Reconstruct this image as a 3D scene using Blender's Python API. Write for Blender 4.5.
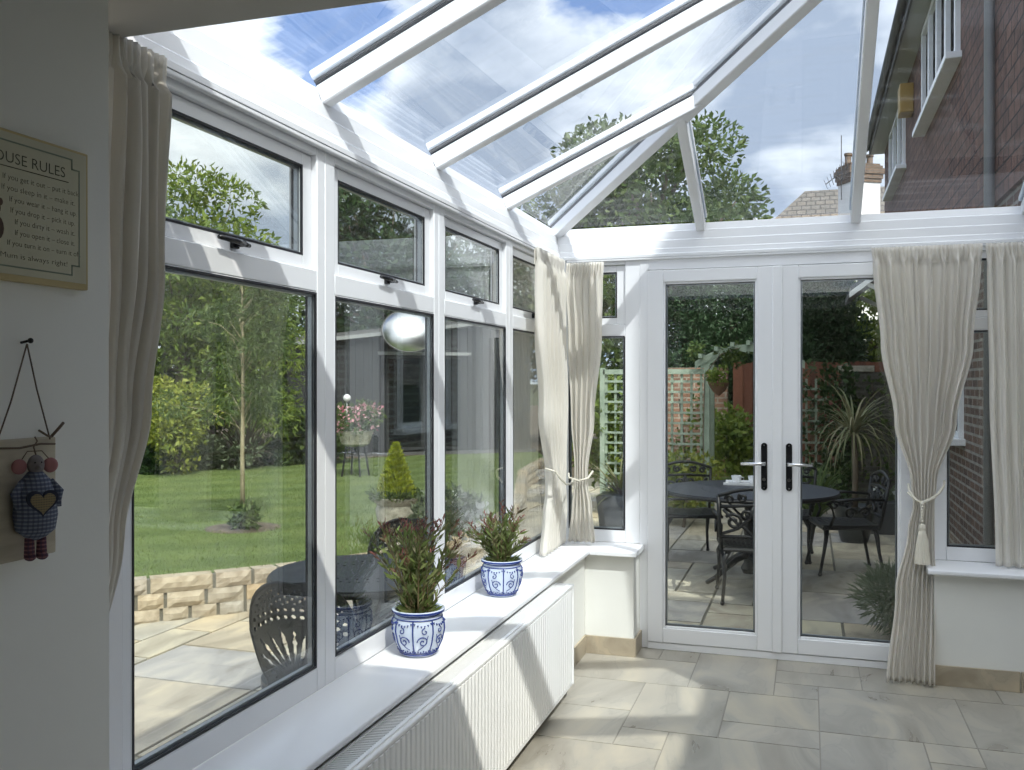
import bpy, bmesh, math, random
import numpy as np
from mathutils import Vector, Matrix
R = math.radians; PI = math.pi
for o in list(bpy.data.objects): bpy.data.objects.remove(o)
col = bpy.context.scene.collection
scn = bpy.context.scene
random.seed(7); rng = np.random.default_rng(7)

# ------------------------------------------------------------------ camera
cam = bpy.data.cameras.new('camera'); camo = bpy.data.objects.new('camera', cam); col.objects.link(camo)
cam.sensor_width = 36; cam.lens = 922.25/1024*36; cam.clip_start = .02; cam.clip_end = 400
camo.location = (1.3846, -5.2014, 1.5); camo.rotation_euler = (PI/2-.0027, 0, .3113)
scn.camera = camo
# ------------------------------------------------------------------ view, world, sun
scn.view_settings.view_transform = 'Standard'; scn.view_settings.look = 'None'
scn.view_settings.gamma = 1; scn.view_settings.use_curve_mapping = False
scn.view_settings.exposure = 0.66
SUN = Vector((.427, -.50, .752)).normalized()          # towards the sun
def nn(t, k, **kw):
    n = t.nodes.new(k)
    for a, b in kw.items(): setattr(n, a, b)
    return n
def ramp(t, src, stops, interp='LINEAR'):
    r = nn(t, 'ShaderNodeValToRGB'); e = r.color_ramp.elements; r.color_ramp.interpolation = interp
    while len(e) < len(stops): e.new(.5)
    for el, (p, c) in zip(e, stops):
        el.position = p; el.color = (*c, 1) if len(c) == 3 else c
    t.links.new(src, r.inputs[0]); return r.outputs[0]
def math_(t, op, a, b=None, clamp=False):
    n = nn(t, 'ShaderNodeMath', operation=op, use_clamp=clamp)
    for i, v in enumerate((a, b)):
        if v is None: continue
        if isinstance(v, (int, float)): n.inputs[i].default_value = v
        else: t.links.new(v, n.inputs[i])
    return n.outputs[0]
def mixc(t, f, a, b, mode='MIX'):
    n = nn(t, 'ShaderNodeMix', data_type='RGBA', blend_type=mode)
    for s, v in ((n.inputs[0], f), (n.inputs[6], a), (n.inputs[7], b)):
        if isinstance(v, (int, float)): s.default_value = v
        elif isinstance(v, tuple): s.default_value = (*v, 1)
        else: t.links.new(v, s)
    return n.outputs[2]
BANKS = [((-0.283, 0.907, 0.311), 9, 0.16), ((-0.374, 0.886, 0.273), 7, 0.1), ((-0.037, 0.961, 0.273), 12, 0.13), ((0.02, 0.941, 0.339), 8, 0.08), ((-0.552, 0.811, 0.197), 12, 0.12), ((-0.497, 0.799, 0.339), 9, -0.12), ((-0.15, 0.917, 0.37), 8, -0.14), ((-0.43, 0.838, 0.335), 6, -0.1), ((-0.068, 0.983, 0.173), 5, 0.05)]
w = bpy.data.worlds.new('sky'); scn.world = w; w.use_nodes = True
t = w.node_tree; t.nodes.clear()
tc = nn(t, 'ShaderNodeTexCoord'); sep = nn(t, 'ShaderNodeSeparateXYZ'); t.links.new(tc.outputs['Generated'], sep.inputs[0])
zc = math_(t, 'MAXIMUM', sep.outputs[2], 0.0)
blue = ramp(t, zc, [(0, (.42, .52, .70)), (.18, (.29, .40, .63)), (.55, (.15, .25, .50)), (1, (.11, .20, .44))])
den = math_(t, 'ADD', zc, .22)
cx = math_(t, 'DIVIDE', sep.outputs[0], den); cy = math_(t, 'DIVIDE', sep.outputs[1], den)
cmb = nn(t, 'ShaderNodeCombineXYZ'); t.links.new(cx, cmb.inputs[0]); t.links.new(cy, cmb.inputs[1]); cmb.inputs[2].default_value = 5.1
n1 = nn(t, 'ShaderNodeTexNoise'); n1.inputs['Scale'].default_value = 1.6; n1.inputs['Detail'].default_value = 9; n1.inputs['Roughness'].default_value = .58
n1.inputs['Distortion'].default_value = .35
t.links.new(cmb.outputs[0], n1.inputs['Vector'])
hz = math_(t, 'MULTIPLY', math_(t, 'SUBTRACT', .5, zc, clamp=True), .13)
cov = math_(t, 'ADD', n1.outputs[0], hz)
nrm = nn(t, 'ShaderNodeVectorMath', operation='NORMALIZE'); t.links.new(tc.outputs['Generated'], nrm.inputs[0])
# cloud banks (+) and clear gaps (-): directions in the sky, width in degrees, strength
def bank(d, deg, a):
    global cov
    q = nn(t, 'ShaderNodeVectorMath', operation='DOT_PRODUCT'); t.links.new(nrm.outputs[0], q.inputs[0]); q.inputs[1].default_value = Vector(d).normalized()
    mr = nn(t, 'ShaderNodeMapRange', interpolation_type='SMOOTHSTEP'); mr.inputs['From Min'].default_value = math.cos(R(deg)); mr.inputs['From Max'].default_value = 1
    mr.inputs['To Min'].default_value = 0; mr.inputs['To Max'].default_value = a; t.links.new(q.outputs['Value'], mr.inputs['Value']); cov = math_(t, 'ADD', cov, mr.outputs[0])
for B in BANKS: bank(*B)
mask = ramp(t, cov, [(.46, (0, 0, 0)), (.54, (1, 1, 1))])
n2 = nn(t, 'ShaderNodeTexNoise'); n2.inputs['Scale'].default_value = 2.3; n2.inputs['Detail'].default_value = 6
t.links.new(cmb.outputs[0], n2.inputs['Vector'])
ccol = ramp(t, math_(t, 'ADD', n2.outputs[0], math_(t, 'MULTIPLY', math_(t, 'SUBTRACT', .62, cov), 1.2)), [(.34, (.36, .41, .50)), (.66, (.92, .93, .95))])
sky = mixc(t, mask, blue, ccol)
# brighter haze around the sun, which stands behind the camera
dv = nn(t, 'ShaderNodeVectorMath', operation='DOT_PRODUCT'); t.links.new(tc.outputs['Generated'], dv.inputs[0]); dv.inputs[1].default_value = SUN
glow = math_(t, 'POWER', math_(t, 'MAXIMUM', dv.outputs['Value'], 0), 4)
sky2 = mixc(t, math_(t, 'MULTIPLY', glow, .9), sky, (3.3, 3.15, 2.95))
below = math_(t, 'LESS_THAN', sep.outputs[2], -.002)
sky3 = mixc(t, below, sky2, (.16, .18, .12))
bg = nn(t, 'ShaderNodeBackground'); bg.inputs[1].default_value = 1.0; t.links.new(sky3, bg.inputs[0])
out = nn(t, 'ShaderNodeOutputWorld'); t.links.new(bg.outputs[0], out.inputs[0])
sl = bpy.data.lights.new('sun', 'SUN'); sl.energy = 2.7; sl.angle = R(.6); sl.color = (1, .95, .87)
slo = bpy.data.objects.new('sun', sl); col.objects.link(slo); slo.location = SUN*30
slo.rotation_euler = SUN.to_track_quat('Z', 'Y').to_euler()

# ------------------------------------------------------------------ materials
MATS = {}
def mat(name, base=(.8, .8, .8), rough=.5, metal=0, build=None, coat=0, spec=.5):
    m = bpy.data.materials.new(name); m.use_nodes = True; t = m.node_tree
    b = t.nodes['Principled BSDF']
    b.inputs['Base Color'].default_value = (*base, 1); b.inputs['Roughness'].default_value = rough
    b.inputs['Metallic'].default_value = metal; b.inputs['Specular IOR Level'].default_value = spec
    if coat: b.inputs['Coat Weight'].default_value = coat; b.inputs['Coat Roughness'].default_value = .08
    if build: build(t, b)
    MATS[name] = m; return m
def objco(t): return nn(t, 'ShaderNodeTexCoord').outputs['Object']
def noise(t, scale, detail=4, vec=None, rough=.5, stretch=None):
    n = nn(t, 'ShaderNodeTexNoise'); n.inputs['Scale'].default_value = scale; n.inputs['Detail'].default_value = detail; n.inputs['Roughness'].default_value = rough
    v = vec or objco(t)
    if stretch:
        mp = nn(t, 'ShaderNodeMapping'); mp.inputs['Scale'].default_value = stretch; t.links.new(v, mp.inputs[0]); v = mp.outputs[0]
    t.links.new(v, n.inputs['Vector']); return n.outputs[0]
def bump(t, b, h, s=.3, d=.01):
    n = nn(t, 'ShaderNodeBump'); n.inputs['Strength'].default_value = s; n.inputs['Distance'].default_value = d
    t.links.new(h, n.inputs['Height']); t.links.new(n.outputs[0], b.inputs['Normal'])
def speckle(c1, c2, scale=8, lo=.35, hi=.65, bs=0, bscale=None, bd=.01, stretch=None):
    def f(t, b):
        n = noise(t, scale, 5, stretch=stretch)
        t.links.new(ramp(t, n, [(lo, c1), (hi, c2)]), b.inputs['Base Color'])
        if bs: bump(t, b, noise(t, bscale or scale, 6, stretch=stretch), bs, bd)
    return f
def island(stops, scale=30, amt=.25, bs=.0):
    def f(t, b):
        g = nn(t, 'ShaderNodeNewGeometry'); c = ramp(t, g.outputs['Random Per Island'], stops)
        n = noise(t, scale, 6, rough=.65)
        c2 = mixc(t, amt, c, ramp(t, n, [(.3, (.12, .12, .12)), (.7, (.95, .95, .95))]), 'SOFT_LIGHT')
        t.links.new(c2, b.inputs['Base Color'])
        if bs: bump(t, b, n, bs, .004)
    return f
upvc = mat('upvc_white', (.86, .87, .89), .22)
upvc_in = upvc
gasket = mat('rubber_gasket', (.02, .02, .025), .5)
alum = mat('grey_spacer', (.35, .37, .40), .35, .6)
paint = mat('cream_wall_paint', (.80, .80, .76), .8, build=speckle((.78, .78, .735), (.82, .82, .775), 3, bs=.08, bscale=160, bd=.002))
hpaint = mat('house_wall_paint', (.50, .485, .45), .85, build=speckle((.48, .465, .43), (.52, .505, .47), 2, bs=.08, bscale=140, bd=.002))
radm = mat('radiator_enamel', (.86, .86, .85), .28)
blackm = mat('black_handle', (.012, .012, .014), .22)
chrome = mat('chrome', (.75, .76, .78), .12, 1)
darkiron = mat('cast_aluminium_dark', (.022, .023, .026), .42, .35)
darkiron2 = mat('cast_aluminium_bluish', (.035, .038, .055), .38, .3)
def glassmat(name, tint=(.93, .96, .95), boost=1.7, add=.01, streak=0):
    m = bpy.data.materials.new(name); m.use_nodes = True; t = m.node_tree; t.nodes.clear()
    tr = nn(t, 'ShaderNodeBsdfTransparent'); tr.inputs[0].default_value = (*tint, 1)
    gl = nn(t, 'ShaderNodeBsdfGlossy'); gl.inputs['Roughness'].default_value = .0
    fr = nn(t, 'ShaderNodeFresnel'); fr.inputs[0].default_value = 1.5
    g = nn(t, 'ShaderNodeNewGeometry')
    f = math_(t, 'ADD', math_(t, 'MULTIPLY', fr.outputs[0], boost), add, clamp=True)
    f = math_(t, 'MULTIPLY', f, math_(t, 'SUBTRACT', 1, g.outputs['Backfacing']))
    mx = nn(t, 'ShaderNodeMixShader'); t.links.new(f, mx.inputs[0]); t.links.new(tr.outputs[0], mx.inputs[1]); t.links.new(gl.outputs[0], mx.inputs[2])
    o = nn(t, 'ShaderNodeOutputMaterial'); last = mx.outputs[0]
    if streak:      # pale streaks painted in for the white reflections on the roof glass
        n = noise(t, 3.0, 5, stretch=(1.2, 9, 1)); k = ramp(t, n, [(.52, (0, 0, 0)), (.72, (streak,)*3)])
        df = nn(t, 'ShaderNodeBsdfDiffuse'); df.inputs[0].default_value = (.75, .78, .8, 1)
        tl = nn(t, 'ShaderNodeBsdfTranslucent'); tl.inputs[0].default_value = (.75, .78, .8, 1)
        ad = nn(t, 'ShaderNodeMixShader'); ad.inputs[0].default_value = .5; t.links.new(df.outputs[0], ad.inputs[1]); t.links.new(tl.outputs[0], ad.inputs[2])
        m2 = nn(t, 'ShaderNodeMixShader'); t.links.new(k, m2.inputs[0]); t.links.new(last, m2.inputs[1]); t.links.new(ad.outputs[0], m2.inputs[2]); last = m2.outputs[0]
    t.links.new(last, o.inputs[0]); MATS[name] = m; return m
glass = glassmat('window_glass', (.945, .965, .96), 1.7, .0)
roofglass = glassmat('roof_glass', (.90, .94, .975), 1.25, .0, .05)
def curt(name, c, tl=.35):
    m = bpy.data.materials.new(name); m.use_nodes = True; t = m.node_tree; b = t.nodes['Principled BSDF']
    b.inputs['Base Color'].default_value = (*c, 1); b.inputs['Roughness'].default_value = .9; b.inputs['Sheen Weight'].default_value = .2
    n = noise(t, 260, 2, stretch=(1, 1, .35)); bump(t, b, n, .12, .001)
    tr = nn(t, 'ShaderNodeBsdfTranslucent'); tr.inputs[0].default_value = (*c, 1)
    mx = nn(t, 'ShaderNodeMixShader'); mx.inputs[0].default_value = tl
    o = t.nodes['Material Output']; t.links.new(b.outputs[0], mx.inputs[1]); t.links.new(tr.outputs[0], mx.inputs[2]); t.links.new(mx.outputs[0], o.inputs[0])
    return m
curtm = curt('cream_curtain_cloth', (.94, .915, .86), .52)
cordm = curt('cream_cord', (.80, .76, .64), .1)
def leafmat(name, cs, trans=.35, rough=.55):
    m = bpy.data.materials.new(name); m.use_nodes = True; t = m.node_tree; b = t.nodes['Principled BSDF']
    g = nn(t, 'ShaderNodeNewGeometry'); n = len(cs)
    c = ramp(t, g.outputs['Random Per Island'], [(i/max(n-1, 1), x) for i, x in enumerate(cs)])
    b.inputs['Roughness'].default_value = rough; b.inputs['Specular IOR Level'].default_value = .35
    t.links.new(c, b.inputs['Base Color'])
    tr = nn(t, 'ShaderNodeBsdfTranslucent'); t.links.new(c, tr.inputs[0])
    mx = nn(t, 'ShaderNodeMixShader'); mx.inputs[0].default_value = trans
    t.links.new(b.outputs[0], mx.inputs[1]); t.links.new(tr.outputs[0], mx.inputs[2]); t.links.new(mx.outputs[0], t.nodes['Material Output'].inputs[0])
    MATS[name] = m; return m
L_bright = leafmat('leaf_fresh', [(.10, .16, .025), (.17, .25, .04), (.26, .32, .06), (.12, .19, .04)])
L_mid = leafmat('leaf_mid', [(.055, .10, .025), (.10, .155, .04), (.15, .20, .06)])
L_dark = leafmat('leaf_dark', [(.018, .045, .014), (.035, .08, .022), (.06, .11, .03)], .2)
L_conifer = leafmat('leaf_conifer', [(.02, .05, .018), (.035, .075, .03), (.055, .10, .045)], .15)
L_yellow = leafmat('leaf_yellow', [(.22, .28, .04), (.36, .38, .07), (.13, .20, .04)])
L_lime = leafmat('leaf_lime', [(.35, .42, .03), (.48, .52, .05), (.25, .34, .03)])
L_grey = leafmat('leaf_grey_green', [(.16, .20, .12), (.24, .28, .18), (.11, .16, .08)])
L_phorm = leafmat('leaf_bronze', [(.07, .05, .04), (.13, .10, .08), (.05, .06, .035)], .15)
L_straw = leafmat('leaf_straw', [(.22, .20, .11), (.16, .19, .09), (.30, .27, .16)], .25)
L_grass = leafmat('grass_blade', [(.085, .13, .022), (.115, .165, .035), (.16, .20, .05)], .25)
L_pot = leafmat('leaf_pot_plant', [(.11, .16, .04), (.18, .24, .07), (.26, .30, .12), (.15, .13, .07)], .3)
L_red = leafmat('bud_red', [(.20, .05, .06), (.28, .11, .10), (.13, .06, .04), (.20, .15, .08)], .2)
L_pink = leafmat('petal_pink', [(.75, .30, .38), (.85, .55, .6), (.6, .12, .2)], .3)
L_white = leafmat('petal_white', [(.8, .8, .78), (.7, .72, .7)], .3)
bark = mat('bark', (.14, .11, .08), .9, build=speckle((.09, .07, .05), (.22, .18, .13), 14, bs=.6, stretch=(1, 1, .3)))
pale_bark = mat('pale_bark', (.35, .30, .2), .8, build=speckle((.22, .18, .10), (.42, .37, .24), 20, stretch=(1, 1, .3)))
soil = mat('soil', (.09, .065, .045), .95, build=speckle((.05, .038, .026), (.17, .13, .09), 20, bs=.8))
tilem = mat('floor_tile', (.5, .47, .4), .34, build=None)
def tile_nodes(stops, amt, veins, b0=.15, rough=None):
    def f(t, b):
        g = nn(t, 'ShaderNodeNewGeometry'); c = ramp(t, g.outputs['Random Per Island'], stops)
        mp = nn(t, 'ShaderNodeMapping'); t.links.new(objco(t), mp.inputs[0]); mp.inputs['Scale'].default_value = (1, .45, 1)
        cm = nn(t, 'ShaderNodeVectorMath', operation='MULTIPLY_ADD'); t.links.new(g.outputs['Random Per Island'], cm.inputs[0]); cm.inputs[1].default_value = (17, 29, 11); t.links.new(mp.outputs[0], cm.inputs[2])
        n = nn(t, 'ShaderNodeTexNoise'); n.inputs['Scale'].default_value = 3.2; n.inputs['Detail'].default_value = 7; n.inputs['Distortion'].default_value = 1.4; t.links.new(cm.outputs[0], n.inputs['Vector'])
        c2 = mixc(t, amt, c, ramp(t, n.outputs[0], [(.35, (.22, .2, .18)), (.5, (.5, .5, .5)), (.68, (.85, .8, .7))]), 'OVERLAY')
        v = ramp(t, n.outputs[0], [(.485, (1, 1, 1)), (.5, (veins,)*3), (.515, (1, 1, 1))])
        t.links.new(mixc(t, 1.0, c2, v, 'MULTIPLY'), b.inputs['Base Color'])
        bump(t, b, n.outputs[0], b0, .004)
        if rough: t.links.new(ramp(t, n.outputs[0], [(.3, (rough[0],)*3), (.7, (rough[1],)*3)]), b.inputs['Roughness'])
    return f
tile_nodes([(0, (.38, .355, .30)), (.4, (.41, .385, .33)), (.7, (.39, .365, .305)), (1, (.43, .405, .35))], .38, .9, rough=(.26, .42))(tilem.node_tree, tilem.node_tree.nodes['Principled BSDF'])
skirtm = mat('skirting_tile', (.4, .34, .25), .4, build=tile_nodes([(0, (.40, .34, .25)), (1, (.46, .40, .30))], .4, .9))
grout = mat('grout', (.33, .31, .27), .9)
slabm = mat('sandstone_slab', (.6, .55, .42), .8, build=tile_nodes([(0, (.50, .44, .32)), (.25, (.40, .38, .33)), (.5, (.56, .50, .37)), (.75, (.38, .365, .35)), (1, (.48, .40, .27))], .5, .9, .3))
pgrout = mat('patio_joint', (.17, .16, .13), .95)
wallstone = mat('walling_stone', (.5, .42, .3), .85, build=island([(0, (.42, .34, .23)), (.3, (.33, .30, .25)), (.6, (.47, .37, .24)), (.85, (.36, .33, .28)), (1, (.42, .31, .19))], 14, .6, .6))
lawnm = mat('lawn_turf', (.12, .22, .03), .9)
def _lawn(t, b):
    mp = nn(t, 'ShaderNodeMapping'); mp.inputs['Rotation'].default_value = (0, 0, R(-38)); t.links.new(objco(t), mp.inputs[0])
    wv = nn(t, 'ShaderNodeTexWave'); wv.inputs['Scale'].default_value = .42; wv.inputs['Distortion'].default_value = 1.2; wv.bands_direction = 'Y'; t.links.new(mp.outputs[0], wv.inputs[0])
    a = ramp(t, wv.outputs[0], [(.3, (.09, .135, .03)), (.7, (.125, .175, .045))])
    n = noise(t, 45, 5); n2 = noise(t, 2.3, 3)
    c = mixc(t, .55, a, ramp(t, n, [(.3, (.15, .15, .15)), (.7, (.9, .9, .8))]), 'OVERLAY')
    c = mixc(t, ramp(t, n2, [(.5, (0, 0, 0)), (.75, (.35, .35, .35))]), c, (.24, .27, .07))
    t.links.new(c, b.inputs['Base Color']); bump(t, b, n, 1.0, .03)
_lawn(lawnm.node_tree, lawnm.node_tree.nodes['Principled BSDF'])
def brickmat(name, c1, c2, mortar, axis='x', scale=1.0, bw=.225, rh=.075, mo=.012):
    m = mat(name, c1, .85); t = m.node_tree; b = t.nodes['Principled BSDF']
    s = nn(t, 'ShaderNodeSeparateXYZ'); t.links.new(objco(t), s.inputs[0]); c = nn(t, 'ShaderNodeCombineXYZ')
    t.links.new(s.outputs[1 if axis == 'x' else 0], c.inputs[0]); t.links.new(s.outputs[2], c.inputs[1])
    br = nn(t, 'ShaderNodeTexBrick'); br.inputs['Scale'].default_value = 1; br.inputs['Brick Width'].default_value = bw; br.inputs['Row Height'].default_value = rh; br.inputs['Mortar Size'].default_value = mo
    br.inputs['Color1'].default_value = (*c1, 1); br.inputs['Color2'].default_value = (*c2, 1); br.inputs['Mortar'].default_value = (*mortar, 1); br.inputs['Bias'].default_value = -.1
    t.links.new(c.outputs[0], br.inputs['Vector'])
    t.links.new(mixc(t, .4, br.outputs[0], ramp(t, noise(t, 9, 5), [(.3, (.2, .2, .2)), (.7, (.8, .8, .8))]), 'OVERLAY'), b.inputs['Base Color'])
    bump(t, b, math_(t, 'SUBTRACT', 1, br.outputs['Fac']), .5, .01); return m
brick = brickmat('brown_brick', (.15, .09, .065), (.09, .058, .048), (.26, .24, .21))
tilehung = brickmat('hung_clay_tiles', (.17, .088, .064), (.10, .055, .045), (.025, .018, .016), bw=.17, rh=.11, mo=.008)
brickd = brickmat('dark_garden_brick', (.11, .10, .085), (.08, .08, .065), (.13, .13, .11), axis='y')
brickr = brickmat('red_garden_brick', (.30, .16, .10), (.24, .13, .09), (.36, .30, .24), axis='y')
rooftile = brickmat('roof_tiles', (.17, .15, .12), (.13, .12, .10), (.06, .05, .045), axis='y', bw=.3, rh=.2, mo=.02)
chimbrick = brickmat('chimney_brick', (.20, .13, .08), (.15, .10, .07), (.12, .1, .08), axis='y')
render_w = mat('white_render', (.82, .82, .80), .8)
fencem = mat('red_fence_timber', (.30, .09, .05), .8, build=island([(0, (.10, .04, .025)), (.5, (.19, .07, .04)), (1, (.14, .05, .03))], 12, .3))
trelm = mat('sage_painted_timber', (.32, .39, .32), .7, build=speckle((.27, .34, .27), (.36, .43, .35), 9))
shedm = mat('charcoal_shed_timber', (.03, .032, .036), .7, build=island([(0, (.014, .016, .019)), (1, (.028, .030, .035))], 8, .2))
stonem = mat('weathered_stone', (.38, .35, .28), .9, build=speckle((.26, .25, .19), (.48, .45, .37), 18, bs=.4))
terra = mat('terracotta', (.42, .17, .09), .8, build=speckle((.36, .14, .07), (.48, .22, .12), 12))
darkpot = mat('dark_glazed_pot', (.025, .03, .03), .35)
leadm = mat('lead_grey_planter', (.06, .065, .07), .6)
slate = mat('grey_fascia', (.10, .10, .105), .6)
soffm = mat('soffit_board', (.40, .41, .38), .6)
yellowm = mat('alarm_box_yellow', (.40, .26, .07), .5)
china = mat('white_china', (.85, .86, .88), .15)
potwhite = mat('pot_white_glaze', (.60, .68, .82), .12, coat=.4)
potblue = mat('pot_blue_glaze', (.03, .055, .24), .15, coat=.4)
signm = mat('sign_board_cream', (.52, .50, .36), .6, build=speckle((.48, .46, .33), (.56, .54, .40), 5))
signedge = mat('sign_edge_ochre', (.50, .40, .20), .6)
ink = mat('sign_ink', (.06, .06, .04), .7)
greenline = mat('sign_green_line', (.22, .26, .20), .7)
woodpale = mat('pale_wood', (.48, .43, .33), .7, build=speckle((.42, .37, .28), (.54, .49, .38), 9, stretch=(1, 1, 6)))
twine = mat('twine', (.14, .10, .07), .9)
def plaid(name, c1, c2, c3, sc):
    m = mat(name, c1, .9); t = m.node_tree; b = t.nodes['Principled BSDF']; s = nn(t, 'ShaderNodeSeparateXYZ'); t.links.new(objco(t), s.inputs[0])
    def stripe(o, f): return math_(t, 'GREATER_THAN', math_(t, 'SINE', math_(t, 'MULTIPLY', o, f)), .35)
    a = mixc(t, stripe(s.outputs[2], sc), c1, c2); a = mixc(t, math_(t, 'MULTIPLY', stripe(s.outputs[1], sc), .5), a, c3)
    t.links.new(a, b.inputs['Base Color']); return m
plaid_b = plaid('blue_plaid_cloth', (.10, .12, .18), (.24, .27, .33), (.05, .05, .09), 900)
plaid_r = plaid('red_plaid_cloth', (.10, .04, .06), (.26, .12, .13), (.05, .04, .08), 900)
pinkc = mat('pink_cloth', (.38, .17, .17), .9); greyc = mat('grey_felt', (.20, .18, .18), .9); goldc = plaid('tan_stripe_cloth', (.28, .22, .12), (.16, .13, .09), (.3, .25, .15), 1500)

# ------------------------------------------------------------------ mesh helpers
def wloc(p):
    v = Vector((0, 0, 0))
    while p: v += p.location; p = p.parent
    return v
def link(name, me, m, parent=None, off=None):
    o = bpy.data.objects.new(name, me); col.objects.link(o)
    if m is not None and not me.materials:
        for x in (m if isinstance(m, (list, tuple)) else [m]): me.materials.append(x)
    if parent: o.parent = parent
    return o
class MB:
    def __init__(s): s.v = []; s.f = []; s.mi = []; s.cur = 0; s.tf = None
    def add(s, vs, fs):
        b = len(s.v)
        s.v += [tuple(s.tf(*v)) if s.tf else tuple(v) for v in vs]
        s.f += [tuple(b+i for i in f) for f in fs]; s.mi += [s.cur]*len(fs); return s
    def box(s, x0, x1, y0, y1, z0, z1):
        return s.add([(x0, y0, z0), (x1, y0, z0), (x1, y1, z0), (x0, y1, z0), (x0, y0, z1), (x1, y0, z1), (x1, y1, z1), (x0, y1, z1)],
                     [(0, 3, 2, 1), (4, 5, 6, 7), (0, 1, 5, 4), (1, 2, 6, 5), (2, 3, 7, 6), (3, 0, 4, 7)])
    def beam(s, A, B, w, h, up=(0, 0, 1), dz=0, wb=None):
        A = Vector(A); B = Vector(B); d = (B-A).normalized(); sx = d.cross(Vector(up)).normalized(); u = sx.cross(d).normalized()
        c = []
        for P, ww in ((A, w), (B, wb or w)):
            for a, b in ((-1, -1), (1, -1), (1, 1), (-1, 1)): c.append(P+sx*a*ww/2+u*(b*h/2+dz))
        return s.add(c, [(0, 3, 2, 1), (4, 5, 6, 7), (0, 1, 5, 4), (1, 2, 6, 5), (2, 3, 7, 6), (3, 0, 4, 7)])
    def tube(s, pts, r, n=8, caps=True):
        pts = [Vector(p) for p in pts]; rs = r if isinstance(r, (list, tuple)) else [r]*len(pts)
        vs = []; ref = None
        for i, p in enumerate(pts):
            d = (pts[min(i+1, len(pts)-1)]-pts[max(i-1, 0)]).normalized()
            if ref is None: ref = Vector((0, 0, 1)) if abs(d.z) < .9 else Vector((1, 0, 0))
            a = d.cross(ref).normalized(); b = d.cross(a).normalized(); ref = -b if False else ref
            for k in range(n): q = 2*PI*k/n; vs.append(p+(a*math.cos(q)+b*math.sin(q))*rs[i])
        fs = [(i*n+k, i*n+(k+1) % n, (i+1)*n+(k+1) % n, (i+1)*n+k) for i in range(len(pts)-1) for k in range(n)]
        if caps: fs += [tuple(range(n))[::-1], tuple((len(pts)-1)*n+k for k in range(n))]
        return s.add(vs, fs)
    def lathe(s, prof, c=(0, 0, 0), n=32, caps=True):
        vs = [(c[0]+r*math.cos(2*PI*k/n), c[1]+r*math.sin(2*PI*k/n), c[2]+z) for r, z in prof for k in range(n)]
        fs = [(i*n+k, i*n+(k+1) % n, (i+1)*n+(k+1) % n, (i+1)*n+k) for i in range(len(prof)-1) for k in range(n)]
        if caps: fs += [tuple(range(n))[::-1], tuple((len(prof)-1)*n+k for k in range(n))]
        return s.add(vs, fs)
    def ball(s, c, r, n=12, m=8):
        rx, ry, rz = r if isinstance(r, (tuple, list)) else (r, r, r)
        vs = [(c[0], c[1], c[2]-rz)]
        for j in range(1, m):
            p = -PI/2+PI*j/m
            vs += [(c[0]+rx*math.cos(p)*math.cos(2*PI*k/n), c[1]+ry*math.cos(p)*math.sin(2*PI*k/n), c[2]+rz*math.sin(p)) for k in range(n)]
        vs.append((c[0], c[1], c[2]+rz))
        fs = [(0, 1+(k+1) % n, 1+k) for k in range(n)]
        fs += [(1+j*n+k, 1+j*n+(k+1) % n, 1+(j+1)*n+(k+1) % n, 1+(j+1)*n+k) for j in range(m-2) for k in range(n)]
        e = len(vs)-1; fs += [(e, 1+(m-2)*n+k, 1+(m-2)*n+(k+1) % n) for k in range(n)]
        return s.add(vs, fs)
    def prism(s, poly, plane, a, b):       # poly in 2D, extruded along the third axis
        n = len(poly)
        def p(u, v, w_): return {'xz': (u, w_, v), 'yz': (w_, u, v), 'xy': (u, v, w_)}[plane]
        vs = [p(u, v, a) for u, v in poly]+[p(u, v, b) for u, v in poly]
        return s.add(vs, [tuple(range(n))[::-1], tuple(range(n, 2*n))]+[(i, (i+1) % n, n+(i+1) % n, n+i) for i in range(n)])
    def build(s, name, m, parent=None, smooth=False, bevel=0, world=True, seg=2):
        o = wloc(parent) if (parent and world) else Vector((0, 0, 0))
        me = bpy.data.meshes.new(name); me.from_pydata([(v[0]-o.x, v[1]-o.y, v[2]-o.z) for v in s.v], [], s.f)
        ms = m if isinstance(m, (list, tuple)) else [m]
        for x in ms: me.materials.append(x)
        if len(ms) > 1: me.polygons.foreach_set('material_index', s.mi)
        bm = bmesh.new(); bm.from_mesh(me); bmesh.ops.recalc_face_normals(bm, faces=bm.faces); bm.to_mesh(me); bm.free()
        ob = link(name, me, None, parent)
        if bevel:
            b = ob.modifiers.new('bevel', 'BEVEL'); b.width = bevel; b.segments = seg; b.limit_method = 'ANGLE'; b.angle_limit = R(40)
            b.harden_normals = False
        if smooth or bevel:
            me.polygons.foreach_set('use_smooth', [True]*len(me.polygons))
            if not smooth or smooth == 'auto':
                try: me.set_sharp_from_angle(angle=R(38))
                except Exception: pass
        me.update(); return ob
def tag(o, label=None, cat=None, group=None, kind=None):
    for k, v in (('label', label), ('category', cat), ('group', group), ('kind', kind)):
        if v: o[k] = v
    return o
def empty(name, loc=(0, 0, 0), label=None, cat=None, group=None, kind=None, rz=0):
    o = bpy.data.objects.new(name, None); col.objects.link(o); o.location = loc; o.rotation_euler = (0, 0, rz); o.empty_display_size = .1
    return tag(o, label, cat, group, kind)
def struct(name, mb, m, **k): return tag(mb.build(name, m, **k), kind='structure')
def copy_tree(o, parent=None):
    kids = [c for c in bpy.data.objects if c.parent == o]
    c = o.copy(); col.objects.link(c)
    if parent: c.parent = parent
    for ch in kids: copy_tree(ch, c)
    return c

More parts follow.
